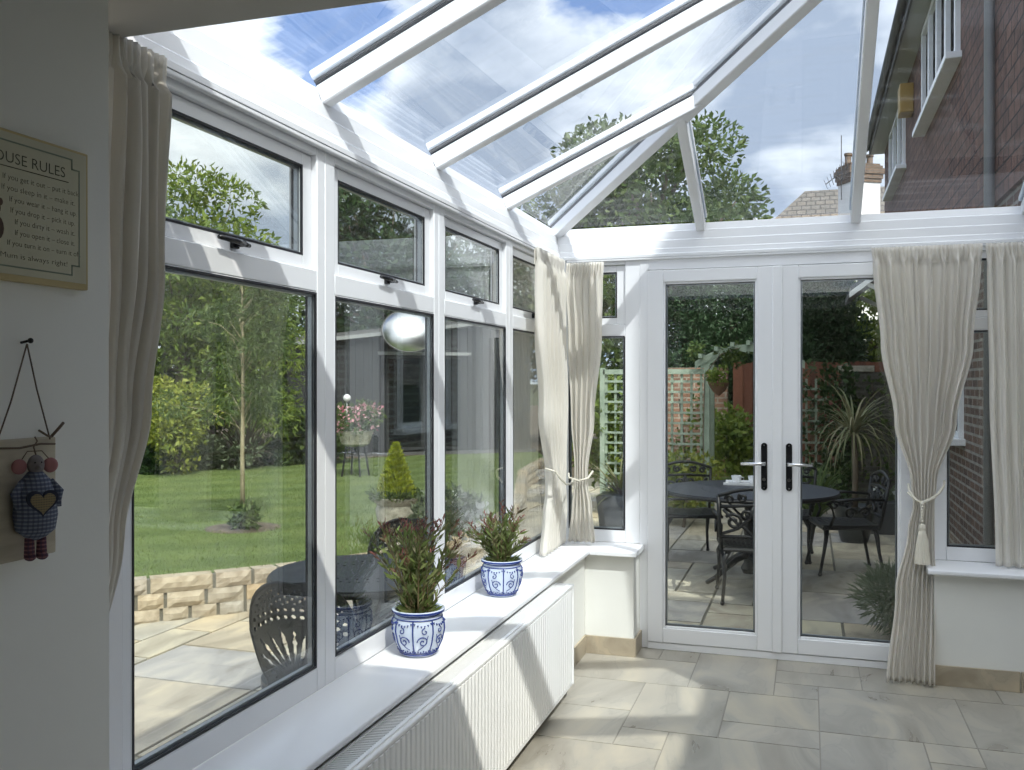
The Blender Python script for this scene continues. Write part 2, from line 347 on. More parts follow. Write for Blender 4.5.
# leaf clouds ---------------------------------------------------------
def leaves(name, m, parent, P, size, aspect=.45, D=None, up=.3, fold=.15, kind=None):
    """P: n x 3 base points, D: preferred directions"""
    n = len(P); o = wloc(parent) if parent else Vector((0, 0, 0))
    P = np.asarray(P, float)-np.array(o)
    d = rng.normal(size=(n, 3)); d /= np.linalg.norm(d, axis=1)[:, None]
    if D is not None: d = d*up+np.asarray(D)*(1-up); d /= (np.linalg.norm(d, axis=1)[:, None]+1e-9)
    q = rng.normal(size=(n, 3)); sd = np.cross(d, q); sd /= (np.linalg.norm(sd, axis=1)[:, None]+1e-9); nr = np.cross(sd, d)
    s = (size*(.65+.7*rng.random(n)))[:, None]
    v = np.empty((n, 4, 3)); v[:, 0] = P; v[:, 1] = P+d*s*.45+sd*s*aspect*.5+nr*s*fold; v[:, 2] = P+d*s; v[:, 3] = P+d*s*.45-sd*s*aspect*.5+nr*s*fold
    me = bpy.data.meshes.new(name); me.vertices.add(4*n); me.vertices.foreach_set('co', v.reshape(-1)); me.loops.add(4*n); me.loops.foreach_set('vertex_index', np.arange(4*n))
    me.polygons.add(n); me.polygons.foreach_set('loop_start', np.arange(0, 4*n, 4)); me.polygons.foreach_set('loop_total', np.full(n, 4)); me.update(calc_edges=True); me.validate()
    ob = link(name, me, m, parent)
    if kind or name in ('flowers', 'flower_buds'): ob['kind'] = kind or 'stuff'
    return ob
def clump_pts(clumps, n):
    vol = np.array([c[1][0]*c[1][1]*c[1][2] for c in clumps])**(2/3); cnt = (vol/vol.sum()*n).astype(int)+1
    P = []; D = []
    for (c, r), k in zip(clumps, cnt):
        d = rng.normal(size=(k, 3)); d /= np.linalg.norm(d, axis=1)[:, None]
        rad = (.55+.5*rng.random(k)**.6)[:, None]
        P.append(np.array(c)+d*rad*np.array(r)); D.append(d*.8+np.array((0, 0, .15)))
    D = np.vstack(D); return np.vstack(P), D/np.linalg.norm(D, axis=1)[:, None]
def crown(c, r, k, cr, seed=0, flat=.8):
    g = np.random.default_rng(seed); out = []
    for i in range(k):
        d = g.normal(size=3); d /= np.linalg.norm(d); q = .35+.6*g.random()**.5
        rr = cr*(.65+.7*g.random())
        out.append((tuple(np.array(c)+d*np.array(r)*q), (rr, rr, rr*flat)))
    return out
def stem(pts, r0, r1, n=7):
    mb = MB(); k = len(pts); mb.tube(pts, [r0+(r1-r0)*i/(k-1) for i in range(k)], n); return mb
def tree(name, base, c, r, k, cr, n, size, m, label, cat, group=None, seed=1, aspect=.5, bm=None, tr=.12, up=.55, drop=0):
    e = empty(name, base, label, cat, group)
    cl = crown(c, r, k, cr, seed); P, D = clump_pts(cl, n)
    if drop: D = D*.6+np.array((0, 0, -drop)); D /= np.linalg.norm(D, axis=1)[:, None]
    P[:, 2] = np.maximum(P[:, 2], base[2]+.02)
    leaves('foliage', m, e, P, size, aspect, D, up)
    mb = MB(); b = Vector(base); cc = Vector(c)
    mid = b.lerp(cc, .55)+Vector((.03, .02, 0)); mb.tube([b, b.lerp(mid, .5), mid, cc], [tr, tr*.85, tr*.65, tr*.25], 8)
    g = random.Random(seed)
    for (p, q) in cl[::2]:
        s = b.lerp(cc, g.uniform(.45, .95)); p = Vector(p); mb.tube([s, s.lerp(p, .5)+Vector((0, 0, .08)), p], [tr*.38, tr*.22, tr*.08], 5)
    mb.build('trunk' if r[2]+base[2] > 1.2 or tr > .08 else 'stem', bm or bark, e, smooth=True)
    return e
def blades(name, m, parent, c, n, length, width, spread, arch=.6, z0=0, seed=3):
    """strap leaves rising from a point and arching over"""
    g = random.Random(seed); mb = MB()
    for i in range(n):
        a = g.uniform(0, 2*PI); L = length*g.uniform(.7, 1.1); tilt = g.uniform(.1, 1)*spread; ar = arch*g.uniform(.5, 1.2)
        p = Vector((c[0]+math.cos(a)*.03*g.random(), c[1]+math.sin(a)*.03*g.random(), c[2]+z0)); ang = PI/2-tilt; pts = [p.copy()]
        for k in range(6):
            p = p+Vector((math.cos(a)*math.cos(ang), math.sin(a)*math.cos(ang), math.sin(ang)))*L/6; ang -= ar*.35; pts.append(p.copy())
        sd = Vector((-math.sin(a), math.cos(a), 0)); vs = []
        for k, q in enumerate(pts):
            wd = width*(1-(k/6)**2)*.5+.0008; vs += [q-sd*wd, q+sd*wd]
        mb.add(vs, [(2*k, 2*k+1, 2*k+3, 2*k+2) for k in range(6)])
    return mb.build(name, m, parent)

# plates cut by a scalar field (cast scrollwork) ------------------------
def field_plate(f, x0, x1, y0, y1, n, m_, mp):
    """polygons where f>0, mapped by mp(x,y)->(X,Y,Z) ; marching squares"""
    vs = []; fs = []; vi = {}
    X = [x0+(x1-x0)*i/n for i in range(n+1)]; Y = [y0+(y1-y0)*j/m_ for j in range(m_+1)]
    F = [[f(x, y) for y in Y] for x in X]
    def vid(key, x, y):
        if key not in vi: vi[key] = len(vs); vs.append(mp(x, y))
        return vi[key]
    for i in range(n):
        for j in range(m_):
            c = [(i, j), (i+1, j), (i+1, j+1), (i, j+1)]; poly = []
            for k in range(4):
                a = c[k]; b = c[(k+1) % 4]; fa = F[a[0]][a[1]]; fb = F[b[0]][b[1]]
                if fa > 0: poly.append(vid(a, X[a[0]], Y[a[1]]))
                if (fa > 0) != (fb > 0):
                    s = fa/(fa-fb); key = (min(a, b), max(a, b)); poly.append(vid(key, X[a[0]]+(X[b[0]]-X[a[0]])*s, Y[a[1]]+(Y[b[1]]-Y[a[1]])*s))
            if len(poly) >= 3: fs.append(tuple(poly))
    return vs, fs
def plate_obj(name, vs, fs, m, parent, th):
    me = bpy.data.meshes.new(name); me.from_pydata([tuple(v) for v in vs], [], fs); me.materials.append(m)
    bm = bmesh.new(); bm.from_mesh(me); bmesh.ops.recalc_face_normals(bm, faces=bm.faces); bm.to_mesh(me); bm.free()
    o = link(name, me, None, parent); s = o.modifiers.new('solid', 'SOLIDIFY'); s.thickness = th; s.offset = 0; return o

# ================================================================== SETTING
def slabs(x0, x1, y0, y1, u, seed, sizes, gap, z, th, inside=None):
    g = random.Random(seed); nx = int((x1-x0)/u); ny = int((y1-y0)/u); occ = [[False]*ny for _ in range(nx)]; mb = MB()
    for j in range(ny):
        for i in range(nx):
            if occ[i][j]: continue
            opts = sizes[:]; g.shuffle(opts)
            for a, b in opts+[(1, 1)]:
                if i+a <= nx and j+b <= ny and not any(occ[i+p][j+q] for p in range(a) for q in range(b)): break
            for p in range(a):
                for q in range(b): occ[i+p][j+q] = True
            X0, X1, Y0, Y1 = x0+i*u, x0+(i+a)*u, y0+j*u, y0+(j+b)*u
            if inside and not inside((X0+X1)/2, (Y0+Y1)/2): continue
            dz = g.uniform(-.0015, .0015) if th > .02 else 0
            mb.box(X0+gap/2, X1-gap/2, Y0+gap/2, Y1-gap/2, z-th, z+dz)
    return mb
# floor: tiles of mixed sizes
fb = slabs(.2, 3.3, -4.1, 0.0, .205, 5, [(3, 2), (2, 2), (3, 3), (2, 3), (2, 1), (1, 1), (3, 2), (2, 2)], .006, 0, .012)
fb2 = MB(); fb2.box(-.1, 3.6, -7.6, .02, -.12, -.003); 
fl = MB(); fl.v = fb.v+fb2.v; nb = len(fb.v); fl.f = fb.f+[tuple(i+nb for i in f) for f in fb2.f]; fl.mi = [0]*len(fb.f)+[1]*len(fb2.f)
struct('floor', fl, [tilem, grout])
# dwarf walls
struct('wall_left', MB().box(-.10, .20, -3.86, 0, 0, .565).box(-.1, .2, -7.6, -3.86, 0, 2.18), paint)
struct('wall_front', MB().box(.20, .475, -.2, .07, 0, .565).box(-.1, .2, 0, .07, 0, .565), paint, bevel=.004)
struct('wall_front', MB().box(1.976, 3.25, -.2, .07, 0, .565), paint, bevel=.004)
struct('wall_right', MB().box(3.25, 3.45, -4.8, .35, 0, 4.15).box(3.25, 3.45, -7.6, -6.6, 0, 2.6).box(3.25, 3.45, -6.6, -4.8, 0, .85).box(3.25, 3.45, -6.6, -4.8, 2.08, 2.6), hpaint)
struct('wall_back', MB().box(-.1, 3.25, -7.8, -7.6, 0, 2.18), hpaint)
struct('ceiling', MB().box(-.12, 3.25, -7.8, -3.7, 2.18, 2.29), hpaint, bevel=.004)
struct('sun_block_wall', MB().box(3.95, 8.5, -4.1, -3.7, -.12, 8.2), brick)  # unseen thin slab added behind right to keep the sun off the doors
bs = MB().box(.2, .212, -3.86, -.2, 0, .10).box(.2, .487, -.212, -.2, 0, .10).box(.475, .487, -.2, -.01, 0, .10)
struct('baseboard_left', bs, skirtm, bevel=.002)
b2 = MB(); xx = 1.964
while xx < 3.2:
    b2.box(xx, min(xx+.395, 3.25), -.212, -.2, 0, .10); xx += .40
b2.box(1.964, 1.976, -.2, -.01, 0, .10)
struct('baseboard_front', b2, skirtm, bevel=.002)
# window sills
def nosing(a, b): return [(a, .555), (b-.012, .555), (b, .562), (b, .578), (b-.012, .585), (a, .585)]
sill = empty('window_sill', (.1, -2, .555), 'long glossy white window sill under the four left windows, with two patterned pots on it', 'window sill')
m1 = MB(); m1.prism(nosing(0, .245), 'xz', -3.86, -.262)
m1.prism([(-.262, .555), (-.25, .555), (0, .555), (0, .585), (-.25, .585), (-.262, .578)], 'yz', 0, .50)
m1.build('sill_board', upvc, sill, bevel=.003)
sl2 = MB(); sl2.prism([(-.275, .562), (-.263, .555), (0, .555), (0, .585), (-.263, .585), (-.275, .578)], 'yz', 1.942, 3.25)
tag(sl2.build('window_sill', upvc, bevel=.003), 'short white window sill right of the glazed doors, over the cream wall', 'window sill')

# ---- windows --------------------------------------------------------
GA = [0]
def ring(mb, s0, s1, z0, z1, w_, d0, d1, wb=None, wt=None):
    wb = wb or w_; wt = wt or w_
    mb.box(s0, s0+w_, d0, d1, z0, z1); mb.box(s1-w_, s1, d0, d1, z0, z1); mb.box(s0+w_, s1-w_, d0, d1, z0, z0+wb); mb.box(s0+w_, s1-w_, d0, d1, z1-wt, z1)
def gl(parent, tf, s0, s1, z0, z1, d=-.006, m=None):
    for dd in (d, d-.018):
        g = MB(); g.tf = tf; g.box(s0, s1, dd-.004, dd, z0, z1); g.build('glass_pane', m or glass, parent)
    k = MB(); k.tf = tf; ring(k, s0-.002, s1+.002, z0-.002, z1+.002, .007, d+.0005, d+.006); ring(k, s0, s1, z0, z1, .006, d-.028, d-.0225)
    k.build('gasket', gasket, parent)
    a = MB(); a.tf = tf; ring(a, s0+.002, s1-.002, z0+.002, z1-.002, .009, d-.0175, d-.0045)
    a.build('glazing_spacer', alum, parent)
def handle(parent, tf, s, d, z):
    h = MB(); h.tf = tf
    h.box(s-.014, s+.014, d, d+.012, z-.012, z+.012); h.build('handle_base', blackm, parent, bevel=.003)
    h = MB(); h.tf = tf; h.tube([(s, d+.010, z), (s, d+.032, z), (s-.03, d+.036, z+.001), (s-.105, d+.034, z+.002)], [.008, .009, .0075, .006], 8)
    h.tube([(s, d+.03, z), (s+.03, d+.03, z-.002)], [.008, .005], 8)
    hb = h.build('handle', blackm, parent, smooth=True)
def win(n, tf, s0, s1, hl, hr, z0=.585, top=2.205, light=True, off=False, hm=.5):
    e = empty('window_%d' % n, tf((s0+s1)/2, -.03, z0), kind='structure')
    f = MB(); f.tf = tf; D0, D1 = -.036, 0
    zB, zT, zU = .654, 1.768, 1.832
    f.box(s0+hl, s1-hr, D0, D1, z0, zB); f.box(s0+hl, s1-hr, D0, D1, zT, zU); f.box(s0+hl, s1-hr, D0, D1, 2.172, top)
    f.box(s0, s0+hl, D0, D1, z0, top); f.box(s1-hr, s1, D0, D1, z0, top)
    f.build('frame', upvc, e, bevel=.0035)
    # glazing beads
    b = MB(); b.tf = tf
    a0, a1 = s0+hl, s1-hr
    for z_, q in ((zB, 1), (zT, -1)):
        b.box(a0, a1, -.005, -.001, min(z_, z_+q*.007), max(z_, z_+q*.007))
    b.box(a0, a0+.004, -.005, -.001, zB, zT)
    b.build('glazing_bead', upvc, e, bevel=.002)
    gl(e, tf, a0+.004, a1-.004, zB+.004, zT-.004)
    c0, c1 = a0+.002, a1-.002
    if light:
        c = MB(); c.tf = tf; ring(c, c0, c1, zU+.002, 2.170, .052, -.062, -.018, wb=.040, wt=.040)
        ca = c.build('casement', upvc, e, bevel=.003)
        gl(ca, tf, c0+.050, c1-.050, zU+.040, 2.132, d=-.024)
        if hm: handle(ca, tf, c0+(c1-c0)*hm, -.018, zU+.022)
    return e
                    # left wall: s along y, d towards the room (+x)
tfr = lambda s, d, z: (s, -d, z)                  # front wall: s along x, d towards the room (-y)
tl = lambda s, d, z: (d, s, z)
Yk = lambda k: -.047-.895*k
hw_ = empty('window_9', (3.3, -5.7, .85), kind='structure')  # unseen side window added to bring more light into the house room
m = MB(); m.tf = lambda s, d, z: (3.30-d, s, z); ring(m, -6.6, -4.8, .85, 2.08, .06, -.03, .03); m.box(-5.73, -5.67, -.03, .03, .91, 2.02); m.build('frame', upvc, hw_, bevel=.003)
m = MB(); m.box(3.298, 3.302, -6.54, -4.86, .91, 2.02); m.build('glass_pane', glass, hw_)
for k in range(4):
    win(k+1, tl, Yk(k+1), Yk(k), .060, .048)
struct('trim_1', MB().box(-.072, 0, -.047, 0, .585, 2.205).box(-.072, 0, 0, .072, .585, 2.205), upvc, bevel=.003)   # corner post
struct('trim_2', MB().box(-.072, .03, -3.7, Yk(4), .585, 2.205), upvc, bevel=.003)
win(5, tfr, 0, .473, .055, .085, hm=0)
win(6, tfr, 1.97, 2.66, .09, .06, hm=0)
win(7, tfr, 2.66, 3.25, .06, .06, hm=.5)

# ---- doors ----------------------------------------------------------
df = MB(); df.tf = tfr
df.box(.473, .519, -.072, .004, 0, 2.205); df.box(1.925, 1.97, -.072, .004, 0, 2.205); df.box(.519, 1.925, -.072, .004, 2.135, 2.205); df.box(.519, 1.925, -.072, .015, 0, .038)
struct('trim_3', df, upvc, bevel=.003)
def leaf(n, s0, s1, hx, sg, lab):
    e = empty('door_%d' % n, ((s0+s1)/2, 0, .04), kind='structure')
    m = MB(); m.tf = tfr; ring(m, s0, s1, .042, 2.13, .088, -.045, .022, wb=.082, wt=.068); m.build('door_frame', upvc, e, bevel=.004)
    b = MB(); b.tf = tfr; ring(b, s0+.086, s1-.086, .122, 2.064, .014, -.03, .012); b.build('glazing_bead', upvc, e, bevel=.004)
    gl(e, tfr, s0+.098, s1-.098, .134, 2.052, d=.0)
    h = MB(); h.tf = tfr; pl = []
    for i in range(24):
        a = 2*PI*i/24; pl.append((hx+.0165*math.cos(a), 1.045+(.112 if math.sin(a) > 0 else -.112)+.0165*math.sin(a)))
    h.prism(pl, 'xz', .022, .032)
    # prism gives (u, w, v): reorder handled by tf taking (s,d,z)
    hp = h.build('handle_plate', blackm, e, bevel=.002)
    q = MB(); q.tf = tfr; q.tube([(hx, .032, 1.062), (hx, .072, 1.062), (hx+sg*.02, .078, 1.062), (hx+sg*.12, .074, 1.060)], [.011, .011, .010, .008], 10)
    q.build('lever_handle', chrome if n == 2 else chrome, hp, smooth=True)
    q = MB(); q.tf = tfr; q.tube([(hx, .03, .975), (hx, .036, .975)], .009, 14); q.build('keyhole', chrome, hp)
    for zz in (.93, 1.16):
        q = MB(); q.tf = tfr; q.tube([(hx, .03, zz), (hx, .034, zz)], .004, 10); q.build('screw', chrome, hp)
    return e
leaf(1, .519, 1.205, 1.155, -1, ''); leaf(2, 1.243, 1.925, 1.284, 1, '')
ast = MB(); ast.tf = tfr; ast.box(1.196, 1.25, -.045, .034, .042, 2.13); struct('trim_4', ast, upvc, bevel=.006)

# ---- eaves beams ------------------------------------------------------
prof = [(.022, 2.205), (.022, 2.222), (.010, 2.226), (.006, 2.252), (.001, 2.256), (-.004, 2.300), (-.010, 2.304), (-.018, 2.352), (-.026, 2.356), (-.038, 2.395), (-.13, 2.375), (-.13, 2.205)]
e1 = MB(); e1.prism(prof, 'xz', -3.7, .13); struct('trim_5', e1, upvc, bevel=.0012)
e2 = MB(); e2.prism([(-a, b) for a, b in prof], 'yz', -.13, 3.25); struct('trim_6', e2, upvc, bevel=.0012)
# curtain tracks under the beams
ct = MB(); ct.box(.002, .020, -3.69, -.05, 2.192, 2.2045)
tag(ct.build('curtain_track', upvc, bevel=.003), 'white curtain track running along above the left windows', 'curtain rail')
ct = MB(); ct.box(.05, 3.2, -.020, -.002, 2.192, 2.2045)
tag(ct.build('curtain_track', upvc, bevel=.003), 'white curtain track running along above the glazed doors', 'curtain rail')

# ---- glazed roof --------------------------------------------------------
roof = empty('glazed_roof', (1.62, -1.8, 2.39), 'white framed glass roof with bars rising from the eaves to a long hip bar', 'roof')
X0, Z0, TAU = -.045, 2.405, .4503
XR = 3.25; ZR = Z0+TAU*(XR-X0); YR = .045-(XR-X0)
def rbar(A, B, name='rafter', wd=.050, big=False):
    A = Vector(A); B = Vector(B); m = MB(); m.beam(A, B, wd, .062, dz=-.036)
    r = m.build(name, upvc, roof, bevel=.006)
    m = MB(); m.beam(A, B, wd*.55, .012, dz=.004); m.beam(A, B, wd*.75, .006, dz=.0125)
    m.build('rafter_gasket', gasket, r)
    m = MB(); m.beam(A, B, wd+.012, .028, dz=.030); m.build('rafter_cap', upvc, r, bevel=.005)
    return r
yr = lambda k: -.008-.895*k
def hipx(y): return X0+(.045-y)
ys = [yr(k) for k in range(1, 5)]
for k, y in enumerate(ys):
    xe = min(hipx(y), XR); rbar((X0, y, Z0), (xe, y, Z0+TAU*(xe-X0)))
for x in (.81, 1.62, 2.43):
    d = x-X0; rbar((x, .045, Z0), (x, .045-d, Z0+TAU*d))
rbar((X0, .045, Z0), (XR, YR, ZR), 'hip_rafter', .062)
def rpane(poly):
    """poly: (x,y) corners; z from the slope of its own plane"""
    m = MB(); n = len(poly); nv = Vector(poly[2])-Vector(poly[0])
    a, b, c = Vector(poly[0]), Vector(poly[1]), Vector(poly[2]); nr = (b-a).cross(c-a).normalized()
    if nr.z < 0: nr = -nr
    vs = [Vector(p) for p in poly]+[Vector(p)+nr*.006 for p in poly]
    m.add(vs, [tuple(range(n))[::-1], tuple(range(n, 2*n))]+[(i, (i+1) % n, n+(i+1) % n, n+i) for i in range(n)])
    m.build('roof_pane', roofglass, roof)
def zl(x): return Z0+TAU*(x-X0)
edges = [.045]+ys
g_ = .012
for i in range(4):
    a, b = edges[i], edges[i+1]; xa, xb = min(hipx(a), XR), min(hipx(b), XR)
    if i == 0: pl = [(X0, a-g_), (X0, b), (xb, b)]
    elif xb >= XR: pl = [(X0, a), (X0, b), (XR, b), (XR, YR), (xa, a)]
    else: pl = [(X0, a), (X0, b), (xb, b), (xa, a)]
    rpane([(x, y, zl(x)) for x, y in pl])
fx = [X0, .81, 1.62, 2.43, XR]
for i in range(4):
    a, b = fx[i], fx[i+1]; da, db = a-X0, b-X0
    pl = [(a, .045, Z0), (b, .045, Z0), (b, .045-db, Z0+TAU*db)]
    if da > 0: pl.append((a, .045-da, Z0+TAU*da))
    rpane(pl)
gw_ = empty('window_8', (1.6, -3.66, 2.44), kind='structure')
m = MB(); m.prism([(0, 2.31), (3.25, 2.31), (3.25, zl(3.25)-.02)], 'xz', -3.67, -3.664); m.build('glass_pane', glass, gw_)
m = MB(); m.beam((0, -3.665, 2.40), (3.25, -3.665, zl(3.25)-.05), .05, .05); m.box(0, 3.25, -3.70, -3.65, 2.29, 2.32); m.build('frame', upvc, gw_)

# ================================================================== RADIATOR
rad = empty('radiator', (.28, -2.2, .067), 'long white ribbed panel radiator on the low wall beneath the left window sill', 'radiator')
RY0, RY1 = -3.45, -.955
m = MB(); n = int((RY1-RY0-.03)/.0335); pf = [(.318, RY0)]
y = RY0+.015; pts = [(.314, RY0)]
while y+.0335 < RY1-.01:
    pts += [(.318, y), (.318, y+.007), (.324, y+.012), (.324, y+.0285)]; y += .0335
pts += [(.318, y), (.318, RY1), (.306, RY1), (.306, RY0)]
m.prism(pts, 'xy', .085, .525); m.build('front_panel', radm, rad, bevel=.0015)
m = MB(); m.box(.304, .322, RY0, RY1, .067, .085).box(.304, .322, RY0, RY1, .525, .541); m.build('panel_edge', radm, rad, bevel=.005)
m = MB(); m.box(.232, .246, RY0, RY1, .075, .535); m.build('rear_panel', radm, rad, bevel=.003)
m = MB(); m.box(.232, .326, RY1, RY1+.004, .070, .545); m.build('side_panel', radm, rad, bevel=.001)
m = MB(); m.box(.232, .326, RY0-.004, RY0, .070, .545); m.build('side_panel', radm, rad, bevel=.001)
m = MB(); m.box(.232, .240, RY0, RY1, .536, .546).box(.296, .308, RY0, RY1, .536, .546)
y = RY0+.01
while y < RY1-.012:
    m.beam((.238, y, .541), (.298, y+.010, .541), .0045, .006); y += .0115
m.build('top_grille', radm, rad)
m = MB(); m.box(.25, .30, RY0, RY1, .30, .52)
m.build('convector_fins', mat('radiator_inner', (.35, .35, .35), .6), rad)
m = MB(); m.tube([(.27, RY1+.002, .11), (.27, RY1+.05, .11), (.27, RY1+.055, .0)], .008, 8); m.build('pipe', upvc, rad, smooth=True)
for yy in (RY0+.4, RY1-.4): MB().box(.2, .233, yy-.02, yy+.02, .15, .48).build('bracket', radm, rad)

# ================================================================== CURTAINS
def curtain(label, along, zs, base, group, folds=9, seed=1, amp=.02, headfolds=26, depth0=0, side=0, ntape=True):
    """zs: rows (z, s_start, s_end, depth offset, fold amplitude) ; along: (s,d,z)->world"""
    g = random.Random(seed); N = folds*14
    ph = [g.uniform(-.5, .5) for _ in range(folds+2)]; am = [g.uniform(.6, 1.25) for _ in range(folds+2)]
    def row(z):
        for i in range(len(zs)-1):
            a, b = zs[i], zs[i+1]
            if a[0] >= z >= b[0]:
                q = (a[0]-z)/(a[0]-b[0]+1e-9); q = q*q*(3-2*q); return [a[j]+(b[j]-a[j])*q for j in range(1, 5)]
        return list(zs[-1][1:])
    ztop, zbot = zs[0][0], zs[-1][0]
    nz = int((ztop-zbot)/.022)+2; vs = []
    for j in range(nz+1):
        z = ztop+(zbot-ztop)*j/nz; s0, s1, dd, a = row(z)
        hd = max(0, min(1, (z-(ztop-.085))/.03))            # heading tape zone
        for i in range(N+1):
            u = i/N
            k = u*folds; ki = int(k); fr = k-ki
            pa = am[ki]*(1-fr)+am[ki+1]*fr
            wob = .18*math.sin(z*5+ph[ki]*6)
            f1 = math.sin(2*PI*(k+wob*.3)+ph[0])*pa+.33*math.sin(4*PI*k+1.3+z*1.5)+.15*math.sin(6*PI*k+z*2.2+ph[1]*9)
            f2 = math.sin(2*PI*u*headfolds+.6*math.sin(u*17))*(.75+.3*math.sin(u*31))
            d = dd+a*f1*(1-hd)+.012*f2*hd + .004*math.sin(z*9+u*8)*(1-hd)
            s = s0+(s1-s0)*u + a*.35*math.cos(2*PI*k+ph[0])*(1-hd)*math.sin(PI*u)
            if hd > 0 and abs(z-(ztop-.03)) < .0: d += .0
            vs.append(along(s, d, z))
    fs = [(j*(N+1)+i, j*(N+1)+i+1, (j+1)*(N+1)+i+1, (j+1)*(N+1)+i) for j in range(nz) for i in range(N)]
    e = empty('curtain', base, label, 'curtain', group)
    m = MB(); m.v = [tuple(v) for v in vs]; m.f = fs; m.mi = [0]*len(fs)
    o = m.build('curtain_panel', curtm, e, smooth=True); sd = o.modifiers.new('s', 'SOLIDIFY'); sd.thickness = .0025; sd.offset = 0
    # heading tape behind the pleats
    s0, s1, dd, a = row(ztop-.04)
    tp = MB(); tp.tf = along; tp.box(s0+.004, s1-.004, dd-.016, dd-.012, ztop-.085, ztop-.005); tp.build('heading_tape', curtm, e)
    # hem band
    return e
al = lambda s, d, z: (d, s, z)
af = lambda s, d, z: (s, -d, z)
gc = 'cream curtains around the conservatory windows'
curtain('cream curtain beside the framed rules sign, hanging at the house end of the left windows', al,
        [(2.185, -3.76, -3.56, .088, .012), (2.10, -3.76, -3.565, .09, .024), (1.73, -3.78, -3.60, .095, .030), (1.45, -3.80, -3.65, .095, .030), (1.2, -3.83, -3.715, .10, .02), (.95, -3.845, -3.79, .10, .018), (.6, -3.85, -3.77, .10, .02)],
        (.09, -3.66, .6), gc, folds=6, seed=3, headfolds=15)
curtain('bright cream tied-back curtain in the far corner, over the last left window', al,
        [(2.18, -.755, -.20, .085, .012), (2.08, -.75, -.22, .085, .022), (1.75, -.74, -.18, .085, .026), (1.35, -.66, -.16, .085, .024), (1.03, -.54, -.18, .085, .020), (.93, -.54, -.18, .08, .018), (.80, -.56, -.15, .075, .024), (.595, -.58, -.13, .065, .022)],
        (.11, -.45, .6), gc, folds=8, seed=5, headfolds=30)
curtain('cream tied-back curtain in the far corner, over the narrow window left of the doors', af,
        [(2.18, .07, .285, .098, .010), (2.08, .06, .28, .10, .020), (1.75, .08, .275, .11, .022), (1.30, .10, .235, .12, .02), (1.0, .125, .20, .13, .016), (.93, .125, .20, .13, .016), (.80, .11, .225, .13, .02), (.60, .09, .245, .13, .02)],
        (.17, -.11, .6), gc, folds=5, seed=8, headfolds=14)
curtain('full-length cream curtain with tassel tieback at the right of the glazed doors', af,
        [(2.19, 1.690, 2.205, .135, .011), (2.09, 1.70, 2.20, .14, .032), (1.7, 1.735, 2.165, .145, .034), (1.3, 1.80, 2.085, .15, .030), (1.0, 1.875, 1.995, .155, .016), (.89, 1.885, 1.985, .155, .014), (.75, 1.86, 1.985, .155, .018), (.45, 1.80, 1.985, .19, .022), (.01, 1.755, 1.975, .245, .022)],
        (1.87, -.15, 0), gc, folds=8, seed=12, headfolds=27)
curtain('cream curtain at the right edge of the view, hanging onto the short sill', af,
        [(2.19, 2.22, 2.66, .125, .011), (2.09, 2.225, 2.66, .13, .022), (1.5, 2.235, 2.66, .135, .022), (.595, 2.262, 2.66, .14, .020)],
        (2.44, -.14, .6), gc, folds=8, seed=15, headfolds=24)
# tiebacks
tb = empty('curtain_tieback', (1.93, -.19, .75), 'cream twisted cord tieback with a long tassel around the door curtain', 'tieback')
m = MB(); m.tube([(2.04, -.075, 1.00), (2.03, -.13, .98), (2.0, -.178, .945), (1.955, -.19, .915), (1.915, -.194, .90), (1.885, -.185, .925), (1.868, -.15, .955), (1.87, -.10, .98)], .006, 6)
m.tube([(2.04, -.075, .99), (2.02, -.14, .96), (1.98, -.186, .925), (1.93, -.198, .90), (1.89, -.19, .915), (1.862, -.15, .945)], .005, 6)
m.build('cord', cordm, tb, smooth=True)
m = MB(); m.tube([(1.922, -.200, .905), (1.924, -.208, .87), (1.922, -.209, .80)], [.006, .008, .006], 8)
for i in range(7): m.ball((1.923, -.208, .895-i*.014), .009, 8, 6)
m.build('drop_cord', cordm, tb, smooth=True)
m = MB(); pr = [(.004, .80), (.012, .795), (.016, .78), (.013, .765), (.018, .75), (.026, .70), (.033, .62), (.034, .60), (.0, .60)]
nn_ = 40; vs = []
for r_, z_ in pr:
    for k in range(nn_):
        a = 2*PI*k/nn_; rr = r_*(1+(.13*math.sin(k*PI) if 0 else .10*(k % 2))*(1 if z_ < .755 else 0)); vs.append((1.922+rr*math.cos(a), -.222+rr*.8*math.sin(a), z_))
m.add(vs, [(i*nn_+k, i*nn_+(k+1) % nn_, (i+1)*nn_+(k+1) % nn_, (i+1)*nn_+k) for i in range(len(pr)-1) for k in range(nn_)])
m.build('tassel', cordm, tb)
t2 = MB(); t2.tube([(.155, -.64, 1.04), (.165, -.60, 1.005), (.172, -.5, .965), (.168, -.38, .955), (.15, -.27, .965)], .006, 6)
t2.tube([(.10, -.66, 1.06), (.14, -.65, 1.05), (.155, -.64, 1.04)], .005, 6)
tag(t2.build('curtain_tieback', cordm, smooth=True), 'thin cream cord tieback across the sunlit corner curtain over the left window', 'tieback')
t2 = MB(); t2.tube([(.09, -.13, .985), (.10, -.165, .965), (.16, -.178, .95), (.21, -.165, .965), (.225, -.11, 1.0)], .006, 6)
tag(t2.build('curtain_tieback', cordm, smooth=True), 'thin cream cord tieback around the narrow corner curtain beside the doors', 'tieback')

